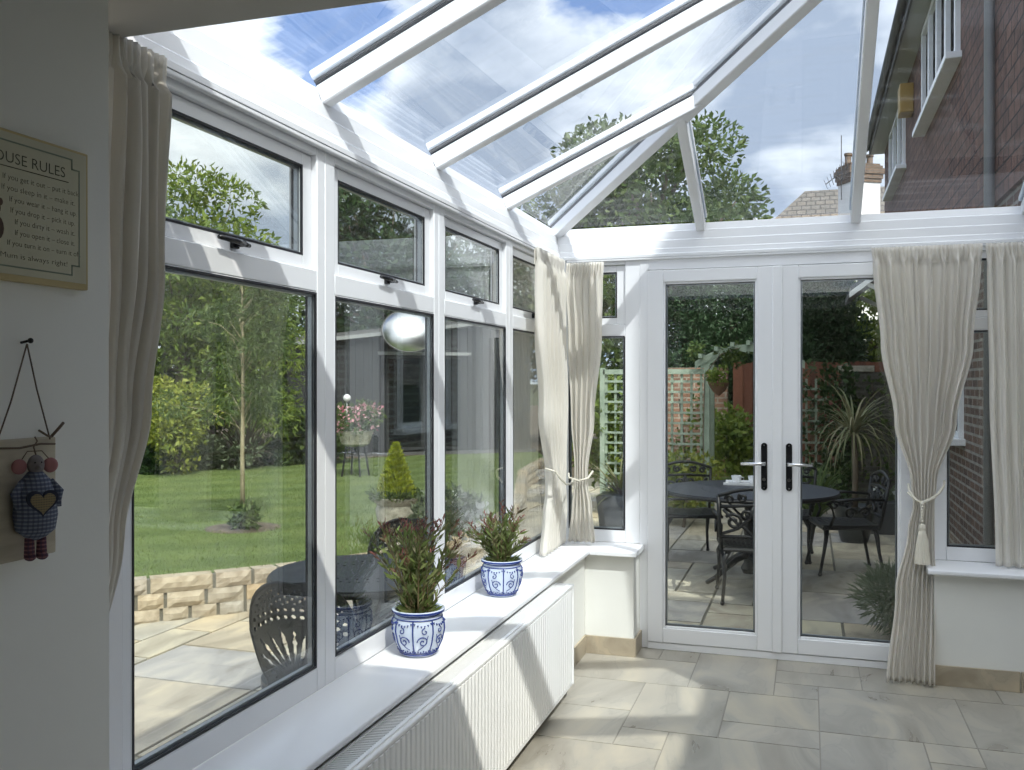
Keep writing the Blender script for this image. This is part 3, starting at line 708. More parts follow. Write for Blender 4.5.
# ================================================================== POTTED PLANTS ON THE SILL
def patterned_pot(base, label, seed, hgt, wid, nst):
    e = empty('potted_plant', base, label, 'potted plant', 'patterned pots on the window sill')
    bx, by, bz = base
    P = [(.050, 0), (.056, .002), (.062, .012), (.080, .050), (.0885, .088), (.086, .115), (.078, .134), (.076, .140), (.088, .147), (.089, .153), (.085, .156), (.078, .153), (.074, .13)]
    def rad_(z):
        for (r0, z0), (r1, z1) in zip(P[:9], P[1:10]):
            if z0 <= z <= z1: return r0+(r1-r0)*(z-z0)/(z1-z0+1e-9)
        return .08
    m = MB(); m.lathe(P, base, 48, caps=False); m.lathe([(0.0, .0005), (.05, .0)], base, 48, caps=False)
    m.cur = 1
    def S(a, z, o=.0012): r = rad_(z)+o; return (bx+r*math.cos(a), by+r*math.sin(a), bz+z)
    for z_, r_ in ((.010, .0026), (.140, .002), (.128, .0022), (.0165, .0014)):
        m.tube([S(2*PI*k/40, z_) for k in range(41)], r_*1.25, 5)
    m.lathe([(.0895, .1465), (.0902, .150), (.0892, .1535)], base, 48, caps=False)
    npn = 8
    for k in range(npn):
        a0 = 2*PI*k/npn+.2*seed
        m.tube([S(a0, .018+.108*i/12) for i in range(13)], .0026, 5)
        for j in range(6):      # leaf garland below the rim
            aa = a0+2*PI/npn*(j+.5)/6; zc_ = .119-.010*math.sin(PI*(j+.5)/6)
            m.tube([S(aa-.03, zc_+.004), S(aa, zc_), S(aa+.03, zc_+.004)], [.001, .0046, .001], 5)
            m.tube([S(aa-.03, .023), S(aa, .020+.004*(j % 2)), S(aa+.03, .023)], [.001, .004, .001], 5)
        ac = a0+PI/npn; sg = 1 if k % 2 else -1
        sp = []
        for i in range(26):     # scrolls
            th = i/25*2.3*2*PI/1.6; rr = .017*(1-i/25)+.003; sp.append(S(ac+sg*rr*math.cos(th)/.085, .058+rr*math.sin(th)))
        m.tube(sp, .0021, 5)
        sp = []
        for i in range(20):
            th = PI/2+i/19*2*PI; rr = .010*(1-i/19)+.002; sp.append(S(ac-sg*(.006+rr*math.cos(th))/.085, .094+rr*math.sin(th)))
        m.tube(sp, .0019, 5)
        m.tube([S(ac+sg*.2, .03), S(ac+sg*.06, .036), S(ac-sg*.12, .050), S(ac-sg*.2, .08)], .0014, 5)
    m.build('pot', [potwhite, potblue], e, smooth='auto')
    sm = MB(); sm.lathe([(.0, .138), (.04, .140), (.0755, .136)], base, 24, caps=False); sm.build('soil', soil, e, smooth=True)
    g = random.Random(seed); st = MB(); LP = []; LD = []; RP = []; RD = []
    for i in range(nst):
        a = g.uniform(0, 2*PI); out = g.uniform(.1, 1.0)*wid; H = hgt*g.uniform(.55, 1.05)*(1-.25*out/wid)
        p0 = Vector((bx+.04*math.cos(a)*g.random(), by+.04*math.sin(a)*g.random(), bz+.138)); tip = p0+Vector((out*math.cos(a), out*math.sin(a), H))
        mid = p0.lerp(tip, .5)+Vector((-.02*math.cos(a), -.02*math.sin(a), .02)); pts = []
        for k in range(9):
            q = k/8; pts.append(p0*(1-q)**2+mid*2*q*(1-q)+tip*q*q)
        st.tube(pts, [.0022-.0012*k/8 for k in range(9)], 5)
        for k in range(1, 60):
            q = k/60; p = p0*(1-q)**2+mid*2*q*(1-q)+tip*q*q; d = (tip-mid)*q+(mid-p0)*(1-q); d.normalize()
            aa = g.uniform(0, 2*PI); sd = Vector((math.cos(aa), math.sin(aa), 0)); dd = (d*.75+sd*.6).normalized()
            if q > .86-.14*(i % 3 == 0): RP.append(p); RD.append(dd)
            else:
                if g.random() < .5: LP.append(p); LD.append(dd)
    for i in range(130):
        a = g.uniform(0, 2*PI); LP.append(Vector((bx+.05*math.cos(a)*g.random(), by+.05*math.sin(a)*g.random(), bz+.139))); LD.append(Vector((math.cos(a), math.sin(a), .55)).normalized())
    st.build('stems', pale_bark if 0 else mat('plant_stem', (.16, .12, .06), .7), e, smooth=True)
    leaves('foliage', L_pot, e, [tuple(p) for p in LP], .046, .21, [tuple(d) for d in LD], .14, .04)
    leaves('flower_buds', L_red, e, [tuple(p) for p in RP], .020, .28, [tuple(d) for d in RD], .15, .05)
    return e
patterned_pot((.130, -2.335, .5855), 'nearer blue and white scroll-patterned pot with a spiky red-budded plant on the sill', 1, .35, .185, 36)
patterned_pot((.125, -1.43, .5855), 'farther blue and white scroll-patterned pot with a shorter red-tipped plant on the sill', 2, .27, .14, 28)

# ================================================================== SIGN AND HANGING DOLL
def textmesh(body, size, mapf, m, parent, name='lettering', width=None, th=.0006, align='LEFT'):
    c = bpy.data.curves.new('t', 'FONT'); c.body = body; c.size = size; c.resolution_u = 3; c.align_x = align; c.offset = -.014*size/.02 if False else -.00016
    o = bpy.data.objects.new('t', c); col.objects.link(o); bpy.context.view_layer.update()
    dg = bpy.context.evaluated_depsgraph_get(); me = bpy.data.meshes.new_from_object(o.evaluated_get(dg)); bpy.data.objects.remove(o)
    xs = [v.co.x for v in me.vertices]; k = 1 if not width else width/(max(xs)-min(xs)); x0 = min(xs) if width else 0
    off = wloc(parent)
    for v in me.vertices:
        q = mapf((v.co.x-x0)*k, v.co.y); v.co = Vector(q)-off
    me.materials.clear(); me.materials.append(m); return link(name, me, None, parent)
sg = empty('wall_sign', (.2, -4.15, 1.66), 'cream HOUSE RULES sign with a thin green border, on the left wall', 'sign')
SY0, SY1, SZ0, SZ1 = -4.40, -3.924, 1.657, 1.889
MB().box(.2, .214, SY0, SY1, SZ0, SZ1).build('board', signedge, sg, bevel=.002)
MB().box(.2141, .2152, SY0+.008, SY1-.006, SZ0+.010, SZ1-.005).build('face', signm, sg)
m = MB(); w_ = .0012; a, b, c, d = SY0+.022, SY1-.022, SZ0+.022, SZ1-.018; q = .016
path = [(a+q, d), (b-q, d), (b-q, d-q), (b, d-q), (b, c+q), (b-q, c+q), (b-q, c), (a+q, c), (a+q, c+q), (a, c+q), (a, d-q), (a+q, d-q), (a+q, d)]
for (u1, v1), (u2, v2) in zip(path, path[1:]):
    m.box(.2152, .2157, min(u1, u2)-w_, max(u1, u2)+w_, min(v1, v2)-w_, max(v1, v2)+w_)
m.build('border', greenline, sg)
def put(txt, size, y, z, width): textmesh(txt, size, lambda u, v, y=y, z=z: (.2156, y+u, z+v), ink, sg, width=width)
put('HOUSE RULES', .024, -4.135, 1.838, .158)
MB().box(.2155, .216, -4.138, -3.970, 1.831, 1.8322).build('underline', ink, sg)
LN = [('If you get it out \u2013 put it back.', 2, 77), ('If you sleep in it \u2013 make it.', 1, 72), ('If you wear it \u2013 hang it up.', 8, 74), ('If you drop it \u2013 pick it up.', 9, 72), ('If you dirty it \u2013 wash it.', 13, 72), ('If you open it \u2013 close it.', 13, 72), ('If you turn it on \u2013 turn it off.', 6, 78)]
def uy(u): return -4.105+(u/86)*(.178)
for i, (tx, u0, u1) in enumerate(LN): put(tx, .0125, uy(u0), 1.812-.0168*i, uy(u1)-uy(u0))
put('Remember again \u2013 Mum is always right!', .012, uy(-62), 1.692, uy(64)-uy(-62))
m = MB(); m.ball((.2162, -4.115, 1.735), (.0008, .016, .02), 14, 8); m.ball((.2162, -4.115, 1.765), (.0008, .010, .011), 12, 8); m.ball((.2162, -4.125, 1.775), (.0008, .005, .006), 10, 6); m.ball((.2162, -4.106, 1.775), (.0008, .005, .006), 10, 6)
m.build('painted_bear', mat('sign_brown', (.10, .06, .04), .7), sg)

pq = empty('hanging_plaque', (.2, -4.055, 1.22), 'pale wooden plaque hung by dark twine from a nail on the left wall', 'plaque')
MB().box(.2, .212, -4.13, -3.993, 1.222, 1.412).build('board', woodpale, pq, bevel=.003)
m = MB(); m.tube([(.2, -4.052, 1.563), (.215, -4.050, 1.566)], .0022, 8); m.ball((.217, -4.050, 1.566), .0045, 10, 8); m.build('nail', blackm, pq, smooth=True)
m = MB(); m.tube([(.212, -4.052, 1.561), (.214, -4.085, 1.47), (.214, -4.115, 1.40)], .0013, 6); m.tube([(.212, -4.052, 1.561), (.214, -4.035, 1.49), (.214, -4.008, 1.408)], .0013, 6)
m.tube([(.216, -4.008, 1.412), (.220, -3.995, 1.426), (.219, -3.985, 1.434)], .0024, 6)
m.tube([(.216, -4.008, 1.412), (.222, -4.022, 1.415), (.218, -4.035, 1.424)], .0018, 6); m.tube([(.214, -4.11, 1.400), (.216, -4.07, 1.398), (.216, -4.03, 1.402), (.214, -3.998, 1.400)], .0018, 6)
m.build('twine', twine, pq, smooth=True)
dl = empty('cloth_doll', (.235, -4.03, 1.2), 'small grey mouse doll in blue plaid with a heart patch, hanging on the plaque', 'doll')
m = MB()
m.lathe([(.006, .232), (.018, .238), (.032, .250), (.036, .275), (.034, .305), (.024, .338), (.012, .352), (.006, .355)], (.24, -4.028, 1.0), 24)
bd = m.build('dress', plaid_b, dl, smooth=True)
m = MB(); m.ball((.242, -4.028, 1.364), (.014, .014, .018), 16, 12); m.ball((.256, -4.028, 1.360), (.006, .005, .005), 10, 8); m.build('head', greyc, dl, smooth=True)
for s_ in (-1, 1):
    m = MB(); m.ball((.238, -4.028+s_*.026, 1.362), (.008, .0130, .0135), 16, 10); m.build('ear', pinkc, dl, smooth=True)
    m = MB(); m.tube([(.245, -4.028+s_*.022, 1.335), (.250, -4.028+s_*.036, 1.315), (.256, -4.028+s_*.032, 1.290)], [.007, .0085, .006], 10); m.build('arm', plaid_b, dl, smooth=True)
    m = MB(); m.tube([(.24, -4.028+s_*.010, 1.236), (.24, -4.028+s_*.010, 1.205)], [.008, .0095], 10); m.ball((.243, -4.028+s_*.010, 1.203), (.012, .0098, .007), 10, 8); m.build('leg', plaid_r, dl, smooth=True)
    m = MB(); m.ball((.2545, -4.028+s_*.0055, 1.369), .0014, 8, 6); m.build('eye', blackm, dl)
def heart(o, sc):
    pl = []
    for i in range(30):
        a = 2*PI*i/30; pl.append((sc*16*math.sin(a)**3, sc*(13*math.cos(a)-5*math.cos(2*a)-2*math.cos(3*a)-math.cos(4*a)+3)))
    m = MB(); m.prism([(-4.028+u, 1.297+v) for u, v in pl], 'yz', .270-o, .2765+o); return m
heart(.0, .00165).build('heart_border', mat('navy_cloth', (.03, .035, .06), .9), bd, bevel=.001); heart(.0012, .00130).build('heart_patch', goldc, bd, bevel=.001)
m = MB(); m.tube([(.242, -4.028, 1.382), (.232, -4.028, 1.395), (.226, -4.020, 1.405), (.220, -4.022, 1.412)], .0014, 6); m.tube([(.240, -4.05, 1.375), (.236, -4.04, 1.388), (.236, -4.016, 1.388), (.240, -4.004, 1.372)], .0009, 5)
m.build('hanging_cord', twine, dl, smooth=True)

dl.scale = (.88, .88, .88); dl.location = (.238, -4.066, 1.228); dl.rotation_euler = (0, 0, -.45)
# ================================================================== OUTDOORS
GP = -.12; GL = .17
# ground
struct('ground', MB().box(-40, 40, -8, 60, -.6, -.2), soil)
wallpath = [(-4.6, -1.5), (-3.7, -.78), (-2.95, -.12), (-2.45, .36), (-2.0, .92), (-1.62, 1.55), (-1.45, 2.4), (-1.5, 3.6), (-1.75, 5.0), (-2.2, 6.5), (-2.7, 8.2), (-3.0, 10.5)]
def sidef(x, y):
    for (x0, y0), (x1, y1) in zip(wallpath, wallpath[1:]):
        if y0 <= y <= y1: return x-(x0+(x1-x0)*(y-y0)/(y1-y0))
    return 1 if y < wallpath[0][1] and x > -4.6 else (-1 if y > 10.5 and x < -3 else 1)
pa = slabs(-4.7, 2.6, -4.0, 9.0, .30, 11, [(3, 2), (2, 2), (3, 3), (2, 3), (2, 1), (3, 2), (1, 2), (3, 1)], .020, GP, .03, inside=lambda x, y: sidef(x, y) > -.25 and not (x > -.35 and y > -.1 and y < .0 and False) and not (x > -.1 and y < .1))
nb = len(pa.v); pb = MB().box(-4.7, 2.65, -4.0, 10.2, -.19, GP-.012)
pa.f += [tuple(i+nb for i in f) for f in pb.f]; pa.v += pb.v; pa.mi = [0]*(len(pa.f)-len(pb.f))+[1]*len(pb.f)
tag(pa.build('patio', [slabm, pgrout]), kind='structure')
# retaining wall: coursed split stone, one mesh
rw = MB(); g = random.Random(4)
def along_path(path, s):
    for (x0, y0), (x1, y1) in zip(path, path[1:]):
        L = math.hypot(x1-x0, y1-y0)
        if s <= L: return Vector((x0+(x1-x0)*s/L, y0+(y1-y0)*s/L, 0)), Vector(((x1-x0)/L, (y1-y0)/L, 0))
        s -= L
    return Vector((x1, y1, 0)), Vector(((x1-x0)/L, (y1-y0)/L, 0))
TL = sum(math.hypot(b[0]-a[0], b[1]-a[1]) for a, b in zip(wallpath, wallpath[1:]))
for c_ in range(3):
    s = -.0; h0 = GP-.02+c_*.105
    while s < TL-.1:
        L = g.choice((.18, .26, .34, .42)); p, d = along_path(wallpath, s+.006); p2, d2 = along_path(wallpath, min(s+L, TL))
        n_ = Vector((d.y, -d.x, 0)); k = max(2, int(L/.05)); vs = []; fs = []
        for i in range(k+1):
            q = p.lerp(p2, i/k*(1-.012/L) if i == k else i/k)
            edge = (i in (0, k))
            for j in range(4):
                zz = h0+.103*j/3; bul = (0 if edge or j in (0, 3) else g.uniform(.008, .028))
                vs.append(q+n_*bul+Vector((0, 0, zz)))
            vs.append(q-n_*.12+Vector((0, 0, h0+.103))); vs.append(q-n_*.12+Vector((0, 0, h0)))
        for i in range(k):
            for j in range(6): fs.append((i*6+j, i*6+(j+1) % 6, (i+1)*6+(j+1) % 6, (i+1)*6+j))
        fs += [tuple(range(6)), tuple(k*6+j for j in range(6))[::-1]]
        rw.add(vs, fs); s += L+.006
nbk = len(rw.f)
rw.cur = 1
for (x0, y0), (x1, y1) in zip(wallpath, wallpath[1:]):
    d = Vector((x1-x0, y1-y0, 0)).normalized(); n_ = Vector((d.y, -d.x, 0)); rw.beam(Vector((x0, y0, .02))-n_*.08-d*.03, Vector((x1, y1, .02))-n_*.08+d*.03, .13, .29)
rwo = tag(rw.build('retaining_wall', [wallstone, pgrout]), 'low curved wall of split buff stone holding the lawn above the patio', 'garden wall')
# lawn
lp = [(x-.10*0-.06, y+.04) for x, y in wallpath]
lw = MB(); poly = lp+[(-3.6, 11.9), (-5.2, 10.6), (-6.7, 8.6), (-7.9, 5.9), (-9.5, 2.0), (-9.5, -1.5)]
lw.prism(poly, 'xy', -.19, GL); struct('lawn', lw, lawnm)
def inpoly(x, y, P):
    c = False; j = len(P)-1
    for i in range(len(P)):
        if (P[i][1] > y) != (P[j][1] > y) and x < (P[j][0]-P[i][0])*(y-P[i][1])/(P[j][1]-P[i][1])+P[i][0]: c = not c
        j = i
    return c
gp = []
while len(gp) < 60000:
    x = rng.uniform(-7.5, -1.2); y = rng.uniform(-1.4, 10)
    if (y > 5 and rng.random() < .4): continue
    if inpoly(x, y, poly) and math.hypot(x+3.55, (y-2.08)) > .30: gp.append((x, y, GL-.005))
gr = leaves('grass', L_grass, None, gp, .028, .10, np.tile((0, 0, 1.), (len(gp), 1)), .35, .0)
tag(gr, 'mown bright green grass of the lawn behind the low stone wall', 'grass', kind='stuff')
# flower bed soil beyond the lawn
bd_ = MB(); bd_.prism([(-3.6, 11.9), (-5.2, 10.6), (-6.7, 8.6), (-7.9, 5.9), (-9.5, 2.0), (-14, 2), (-14, 16), (-3, 16)], 'xy', -.19, GL+.01); struct('flower_bed', bd_, soil)
lw2 = MB().box(-1.4, 2.0, 8.2, 10.8, -.19, .12); struct('lawn', lw2, lawnm)

# young tree on the lawn
yt = empty('young_tree', (-3.55, 2.085, GL), 'slender young tree with airy foliage standing in the lawn', 'tree')
m = MB(); m.tube([(-3.55, 2.085, GL), (-3.56, 2.09, .8), (-3.545, 2.08, 1.4), (-3.56, 2.10, 2.0), (-3.57, 2.1, 2.45)], [.024, .02, .017, .012, .006], 8)
cl = []; g = random.Random(9)
for i in range(34):
    z = g.uniform(.95, 2.35); a = g.uniform(0, 2*PI); r_ = g.uniform(.15, .62)*(1.1-(z-1.1)/2.4); e_ = Vector((-3.55+r_*math.cos(a), 2.085+r_*math.sin(a), z+.18))
    m.tube([(-3.555, 2.09, z-.05), tuple(Vector((-3.555, 2.09, z)).lerp(e_, .5)+Vector((0, 0, .04))), tuple(e_)], [.005, .0035, .0015], 5); cl.append((tuple(e_), (.16, .16, .11)))
m.build('trunk', pale_bark, yt, smooth=True)
P, D = clump_pts(cl, 7000); leaves('foliage', L_mid, yt, P, .065, .22, D*.5+np.array((0, 0, -.35)), .45)
sc_ = MB(); sc_.lathe([(0, .012), (.25, .014), (.34, 0)], (-3.55, 2.085, GL), 28, caps=False); tag(sc_.build('soil_circle', soil, smooth=True), 'round patch of bare soil at the foot of the young lawn tree', 'soil')
tree('small_shrub', (-3.45, 2.02, GL), (-3.45, 2.02, GL+.16), (.13, .13, .12), 8, .09, 420, .06, L_mid, 'little leafy plant at the foot of the young lawn tree', 'shrub', seed=5, tr=.008)

# shrubs and trees beyond the lawn, left
tree('garden_tree', (-8.5, 7.3, GL), (-8.0, 7.2, 3.1), (1.25, 1.1, 1.7), 40, .45, 10000, .12, L_bright, 'fresh green bushy tree nearest the left curtain, reaching above the window bar', 'tree', seed=2, tr=.09, aspect=.38)
tree('garden_tree', (-7.0, 11.9, GL), (-6.9, 11.9, 3.6), (2.1, 1.0, 2.1), 50, .55, 11000, .15, L_dark, 'dark leafy tree rising behind the charcoal summerhouse', 'tree', seed=3, tr=.12)
tree('garden_tree', (-9.4, 9.6, GL), (-9.3, 9.4, 2.1), (1.8, 1.5, 1.9), 44, .6, 8000, .15, L_mid, 'broad mid green tree behind the shrubs, left of the summerhouse', 'tree', seed=4, tr=.12)
tree('willow_leaved_shrub', (-7.3, 7.5, GL), (-7.1, 7.4, 1.8), (.8, .6, 1.1), 34, .38, 6500, .13, L_bright, 'tall shrub with narrow drooping leaves seen behind the young tree', 'shrub', seed=6, tr=.05, aspect=.2, drop=.35)
tree('golden_shrub', (-7.5, 6.2, GL), (-7.4, 6.05, .95), (.6, .45, .65), 22, .25, 4200, .08, L_yellow, 'golden yellow shrub at the left end of the flower bed', 'shrub', seed=7, tr=.04)
tree('broad_leaved_shrub', (-6.45, 8.35, GL), (-6.35, 8.3, .62), (.6, .45, .42), 18, .24, 1500, .16, L_mid, 'broad-leaved low shrub in front of the dark summerhouse wall', 'shrub', seed=8, tr=.03, aspect=.7)
tree('low_shrub', (-7.75, 6.05, GL), (-7.7, 6.05, .40), (.42, .35, .22), 12, .17, 1500, .08, L_dark, 'low dark green plant by the lawn edge at the left curtain', 'shrub', seed=9, tr=.02)
tree('low_shrub', (-7.2, 7.0, GL), (-7.2, 6.95, .42), (.45, .35, .24), 12, .17, 1500, .09, L_grey, 'low grey-green plant at the lawn edge below the golden shrub', 'shrub', seed=10, tr=.02)
tree('low_shrub', (-6.85, 7.75, GL), (-6.8, 7.7, .36), (.3, .25, .16), 8, .13, 700, .08, L_mid, 'low mid green plant between the bronze strap leaves and the broad-leaved shrub', 'shrub', seed=11, tr=.02)
ph_ = empty('bronze_flax', (-6.95, 7.2, GL), 'clump of dark bronze strap leaves in the flower bed behind the lawn', 'plant'); blades('leaf_blades', L_phorm, ph_, (-6.95, 7.2, GL), 70, 1.15, .045, .9, .5)
# backdrop hedge at far left/behind
tree('tall_hedge', (-11, 8, GL), (-11.0, 8.5, 1.7), (2.2, 3.6, 1.4), 50, .75, 7000, .2, L_dark, 'tall dark hedge closing the garden behind the left shrubs', 'hedge', seed=12, tr=.15)

# summerhouse
shedtrim = mat('grey_painted_board', (.30, .31, .32), .6)
sh = empty('summerhouse', (-6, 9.6, GL), 'charcoal timber summerhouse with a sloping white edged roof beyond the lawn', 'summerhouse')
A = Vector((-7.3, 8.95, 0)); B = Vector((-3.7, 11.75, 0)); dd = (B-A).normalized(); bk = Vector((-dd.y, dd.x, 0)); LW = (B-A).length
def S2(s, d, z): p = A+dd*s+bk*d; return (p.x, p.y, z)
m = MB(); m.tf = S2; s = 0
while s < LW-.01:
    h = 2.18+.42*min(1, s/LW*1.2); m.box(s+.004, min(s+.145, LW), 0, .05, GL, h-.02); s += .15
m.box(0, .05, .05, 2.2, GL, 2.15); m.box(LW-.05, LW, .05, 2.2, GL, 2.5)
m.build('cladding', shedm, sh)
m = MB(); m.tf = S2; m.prism([(-.15, 2.14), (LW*.8, 2.60), (LW+.15, 2.60), (LW+.15, 2.72), (LW*.8, 2.72), (-.15, 2.26)], 'xz', -.12, 2.3)
m.build('roof', slate, sh)
m = MB(); m.tf = S2; m.prism([(-.18, 2.12), (LW*.8, 2.59), (LW+.18, 2.59), (LW+.18, 2.65), (LW*.8, 2.65), (-.18, 2.19)], 'xz', -.15, -.12)
m.build('barge_board', shedtrim, sh)
for s0, s1 in ((1.75, 2.45), (2.5, 3.2)):
    m = MB(); m.tf = S2; ring(m, s0, s1, GL+.1, 1.98, .05, -.04, .0); dr = m.build('door', shedm, sh)
    m = MB(); m.tf = S2; m.box(s0+.05, s1-.05, -.02, -.014, GL+.15, 1.93); m.build('door_glass', mat('dark_glass', (.01, .013, .016), .05), dr)
m = MB(); m.tf = S2; m.box(1.6, 3.35, -.06, .0, 2.0, 2.06); m.build('door_lintel', shedtrim, sh)
m = MB(); m.tf = S2; m.box(-.1, LW+.1, -.06, .0, GL, GL+.06); m.build('plinth', slate, sh)
# polished metal added to stand in for the bright glare in the second window
V = (Vector((1.3846, -5.2, 1.5))-Vector(S2(2.0, -.3, 2.35))).normalized(); H = (V+SUN).normalized()
rl = empty('glare_reflector', S2(2.3, -.3, 2.45), 'round polished dish added above the summerhouse doors to stand in for window glare', 'reflector')
cc = Vector(S2(2.08, -.42, 2.42)); r1 = H.cross(Vector((0, 0, 1))).normalized(); u1 = r1.cross(H).normalized()
m = MB(); n_ = 32; vs = []; RR = ((.01, .16), (.10, .155), (.20, .135), (.29, .10), (.36, .055), (.40, .02), (.42, -.006))
for r_, d_ in RR:
    for k in range(n_): a = 2*PI*k/n_; vs.append(cc+r1*(r_*math.cos(a)*1.15)+u1*(r_*math.sin(a))+H*d_)
m.add(vs, [(i*n_+k, i*n_+(k+1) % n_, (i+1)*n_+(k+1) % n_, (i+1)*n_+k) for i in range(len(RR)-1) for k in range(n_)]+[tuple(range(n_))])
m.build('reflector', mat('polished_metal', (.75, .77, .8), .30, 1), rl, smooth=True)
m = MB(); m.tube([cc+r1*(.42*1.15*math.cos(2*PI*k/32))+u1*(.42*math.sin(2*PI*k/32)) for k in range(33)], .012, 6); m.tube([cc-H*.01, cc-H*.2+Vector((0, 0, -.1)), Vector(S2(2.08, 0, 2.2))], .02, 6); m.build('rim_and_arm', slate, rl)

# flower planter on a stand
fp = empty('flower_planter', (-4.75, 6.6, GL), 'planter of pink and white trailing flowers on a dark stand beyond the lawn', 'planter')
m = MB(); m.lathe([(.12, .42), (.2, .46), (.25, .62), (.26, .64)], (-4.75, 6.6, GL), 20); m.build('bowl', stonem, fp, smooth='auto')
m = MB()
for k in range(4): a = PI/4+k*PI/2; m.tube([(-4.75+.2*math.cos(a), 6.6+.2*math.sin(a), GL), (-4.75+.13*math.cos(a), 6.6+.13*math.sin(a), GL+.45)], .014, 6)
m.build('stand', darkiron, fp)
P, D = clump_pts(crown((-4.75, 6.6, 1.02), (.34, .34, .22), 14, .14, 21), 900); leaves('foliage', L_mid, fp, P, .07, .5, D, .5)
P, D = clump_pts(crown((-4.75, 6.6, 1.0), (.36, .36, .2), 14, .12, 22), 260); leaves('flowers', L_pink, fp, P, .05, .9, D, .3)
m = MB(); m.ball((-4.86, 6.55, 1.28), .055, 12, 8); m.tube([(-4.86, 6.55, .8), (-4.86, 6.55, 1.25)], .004, 5); m.build('white_bloom', china, fp, smooth=True)

# stone urn with golden conifer on the retaining wall
ux, uy_ = -1.62, 1.15
ux, uy_ = -1.80, 1.62
ur = empty('stone_urn', (ux, uy_, GL), 'weathered stone urn standing on the lawn edge, holding a lime green cone-shaped conifer', 'urn')
m = MB(); m.lathe([(.10, 0), (.10, .03), (.05, .05), (.045, .12), (.07, .17), (.15, .22), (.165, .30), (.15, .34), (.19, .385), (.195, .40), (.17, .405), (.15, .38)], (ux, uy_, GL), 28)
m.build('urn_bowl', stonem, ur, smooth='auto')
P = []; D = []
for i in range(5200):
    h = rng.random()**1.5; r_ = .155*(1-h)**.85*(.72+.3*rng.random()); a = rng.uniform(0, 2*PI); P.append((ux+r_*math.cos(a), uy_+r_*math.sin(a), GL+.40+.42*h)); D.append((math.cos(a)*.45, math.sin(a)*.45, .8))
leaves('conifer_foliage', L_lime, ur, P, .035, .35, np.array(D), .35)
P = []; D = []
for i in range(500):
    a = rng.uniform(0, 2*PI); r_ = .12+.08*rng.random(); P.append((ux+r_*math.cos(a), uy_+r_*math.sin(a), GL+.39+.05*rng.random())); D.append((math.cos(a), math.sin(a), .6))
leaves('trailing_foliage', L_mid, ur, P, .05, .5, np.array(D), .5)
m = MB(); m.tube([(ux, uy_, GL+.36), (ux, uy_, GL+.7)], [.012, .004], 6); m.build('stem', bark, ur)
# terracotta pot with white flowers
tx, ty = -1.12, 1.0
tp = empty('terracotta_pot', (tx, ty, GP), 'terracotta pot of white flowers on the patio, seen through the third window', 'plant pot')
m = MB(); m.lathe([(.10, 0), (.14, .30), (.155, .30), (.16, .35), (.145, .355), (.13, .31)], (tx, ty, GP), 24); m.build('pot', terra, tp, smooth='auto')
tpst = [(.10, .0)]
P, D = clump_pts(crown((tx+.03, ty+.05, .52), (.22, .22, .20), 12, .12, 31), 800); leaves('foliage', L_grey, tp, P, .07, .4, D, .5)
P, D = clump_pts(crown((tx+.1, ty+.08, .50), (.2, .2, .14), 8, .08, 32), 90); leaves('flowers', L_white, tp, P, .05, .9, D, .3)
m = MB(); m.tube([(tx, ty, .15), (tx, ty, .45)], .01, 6); m.lathe([(0, .32), (.13, .32)], (tx, ty, GP), 20, caps=False); m.build('soil', soil, tp)

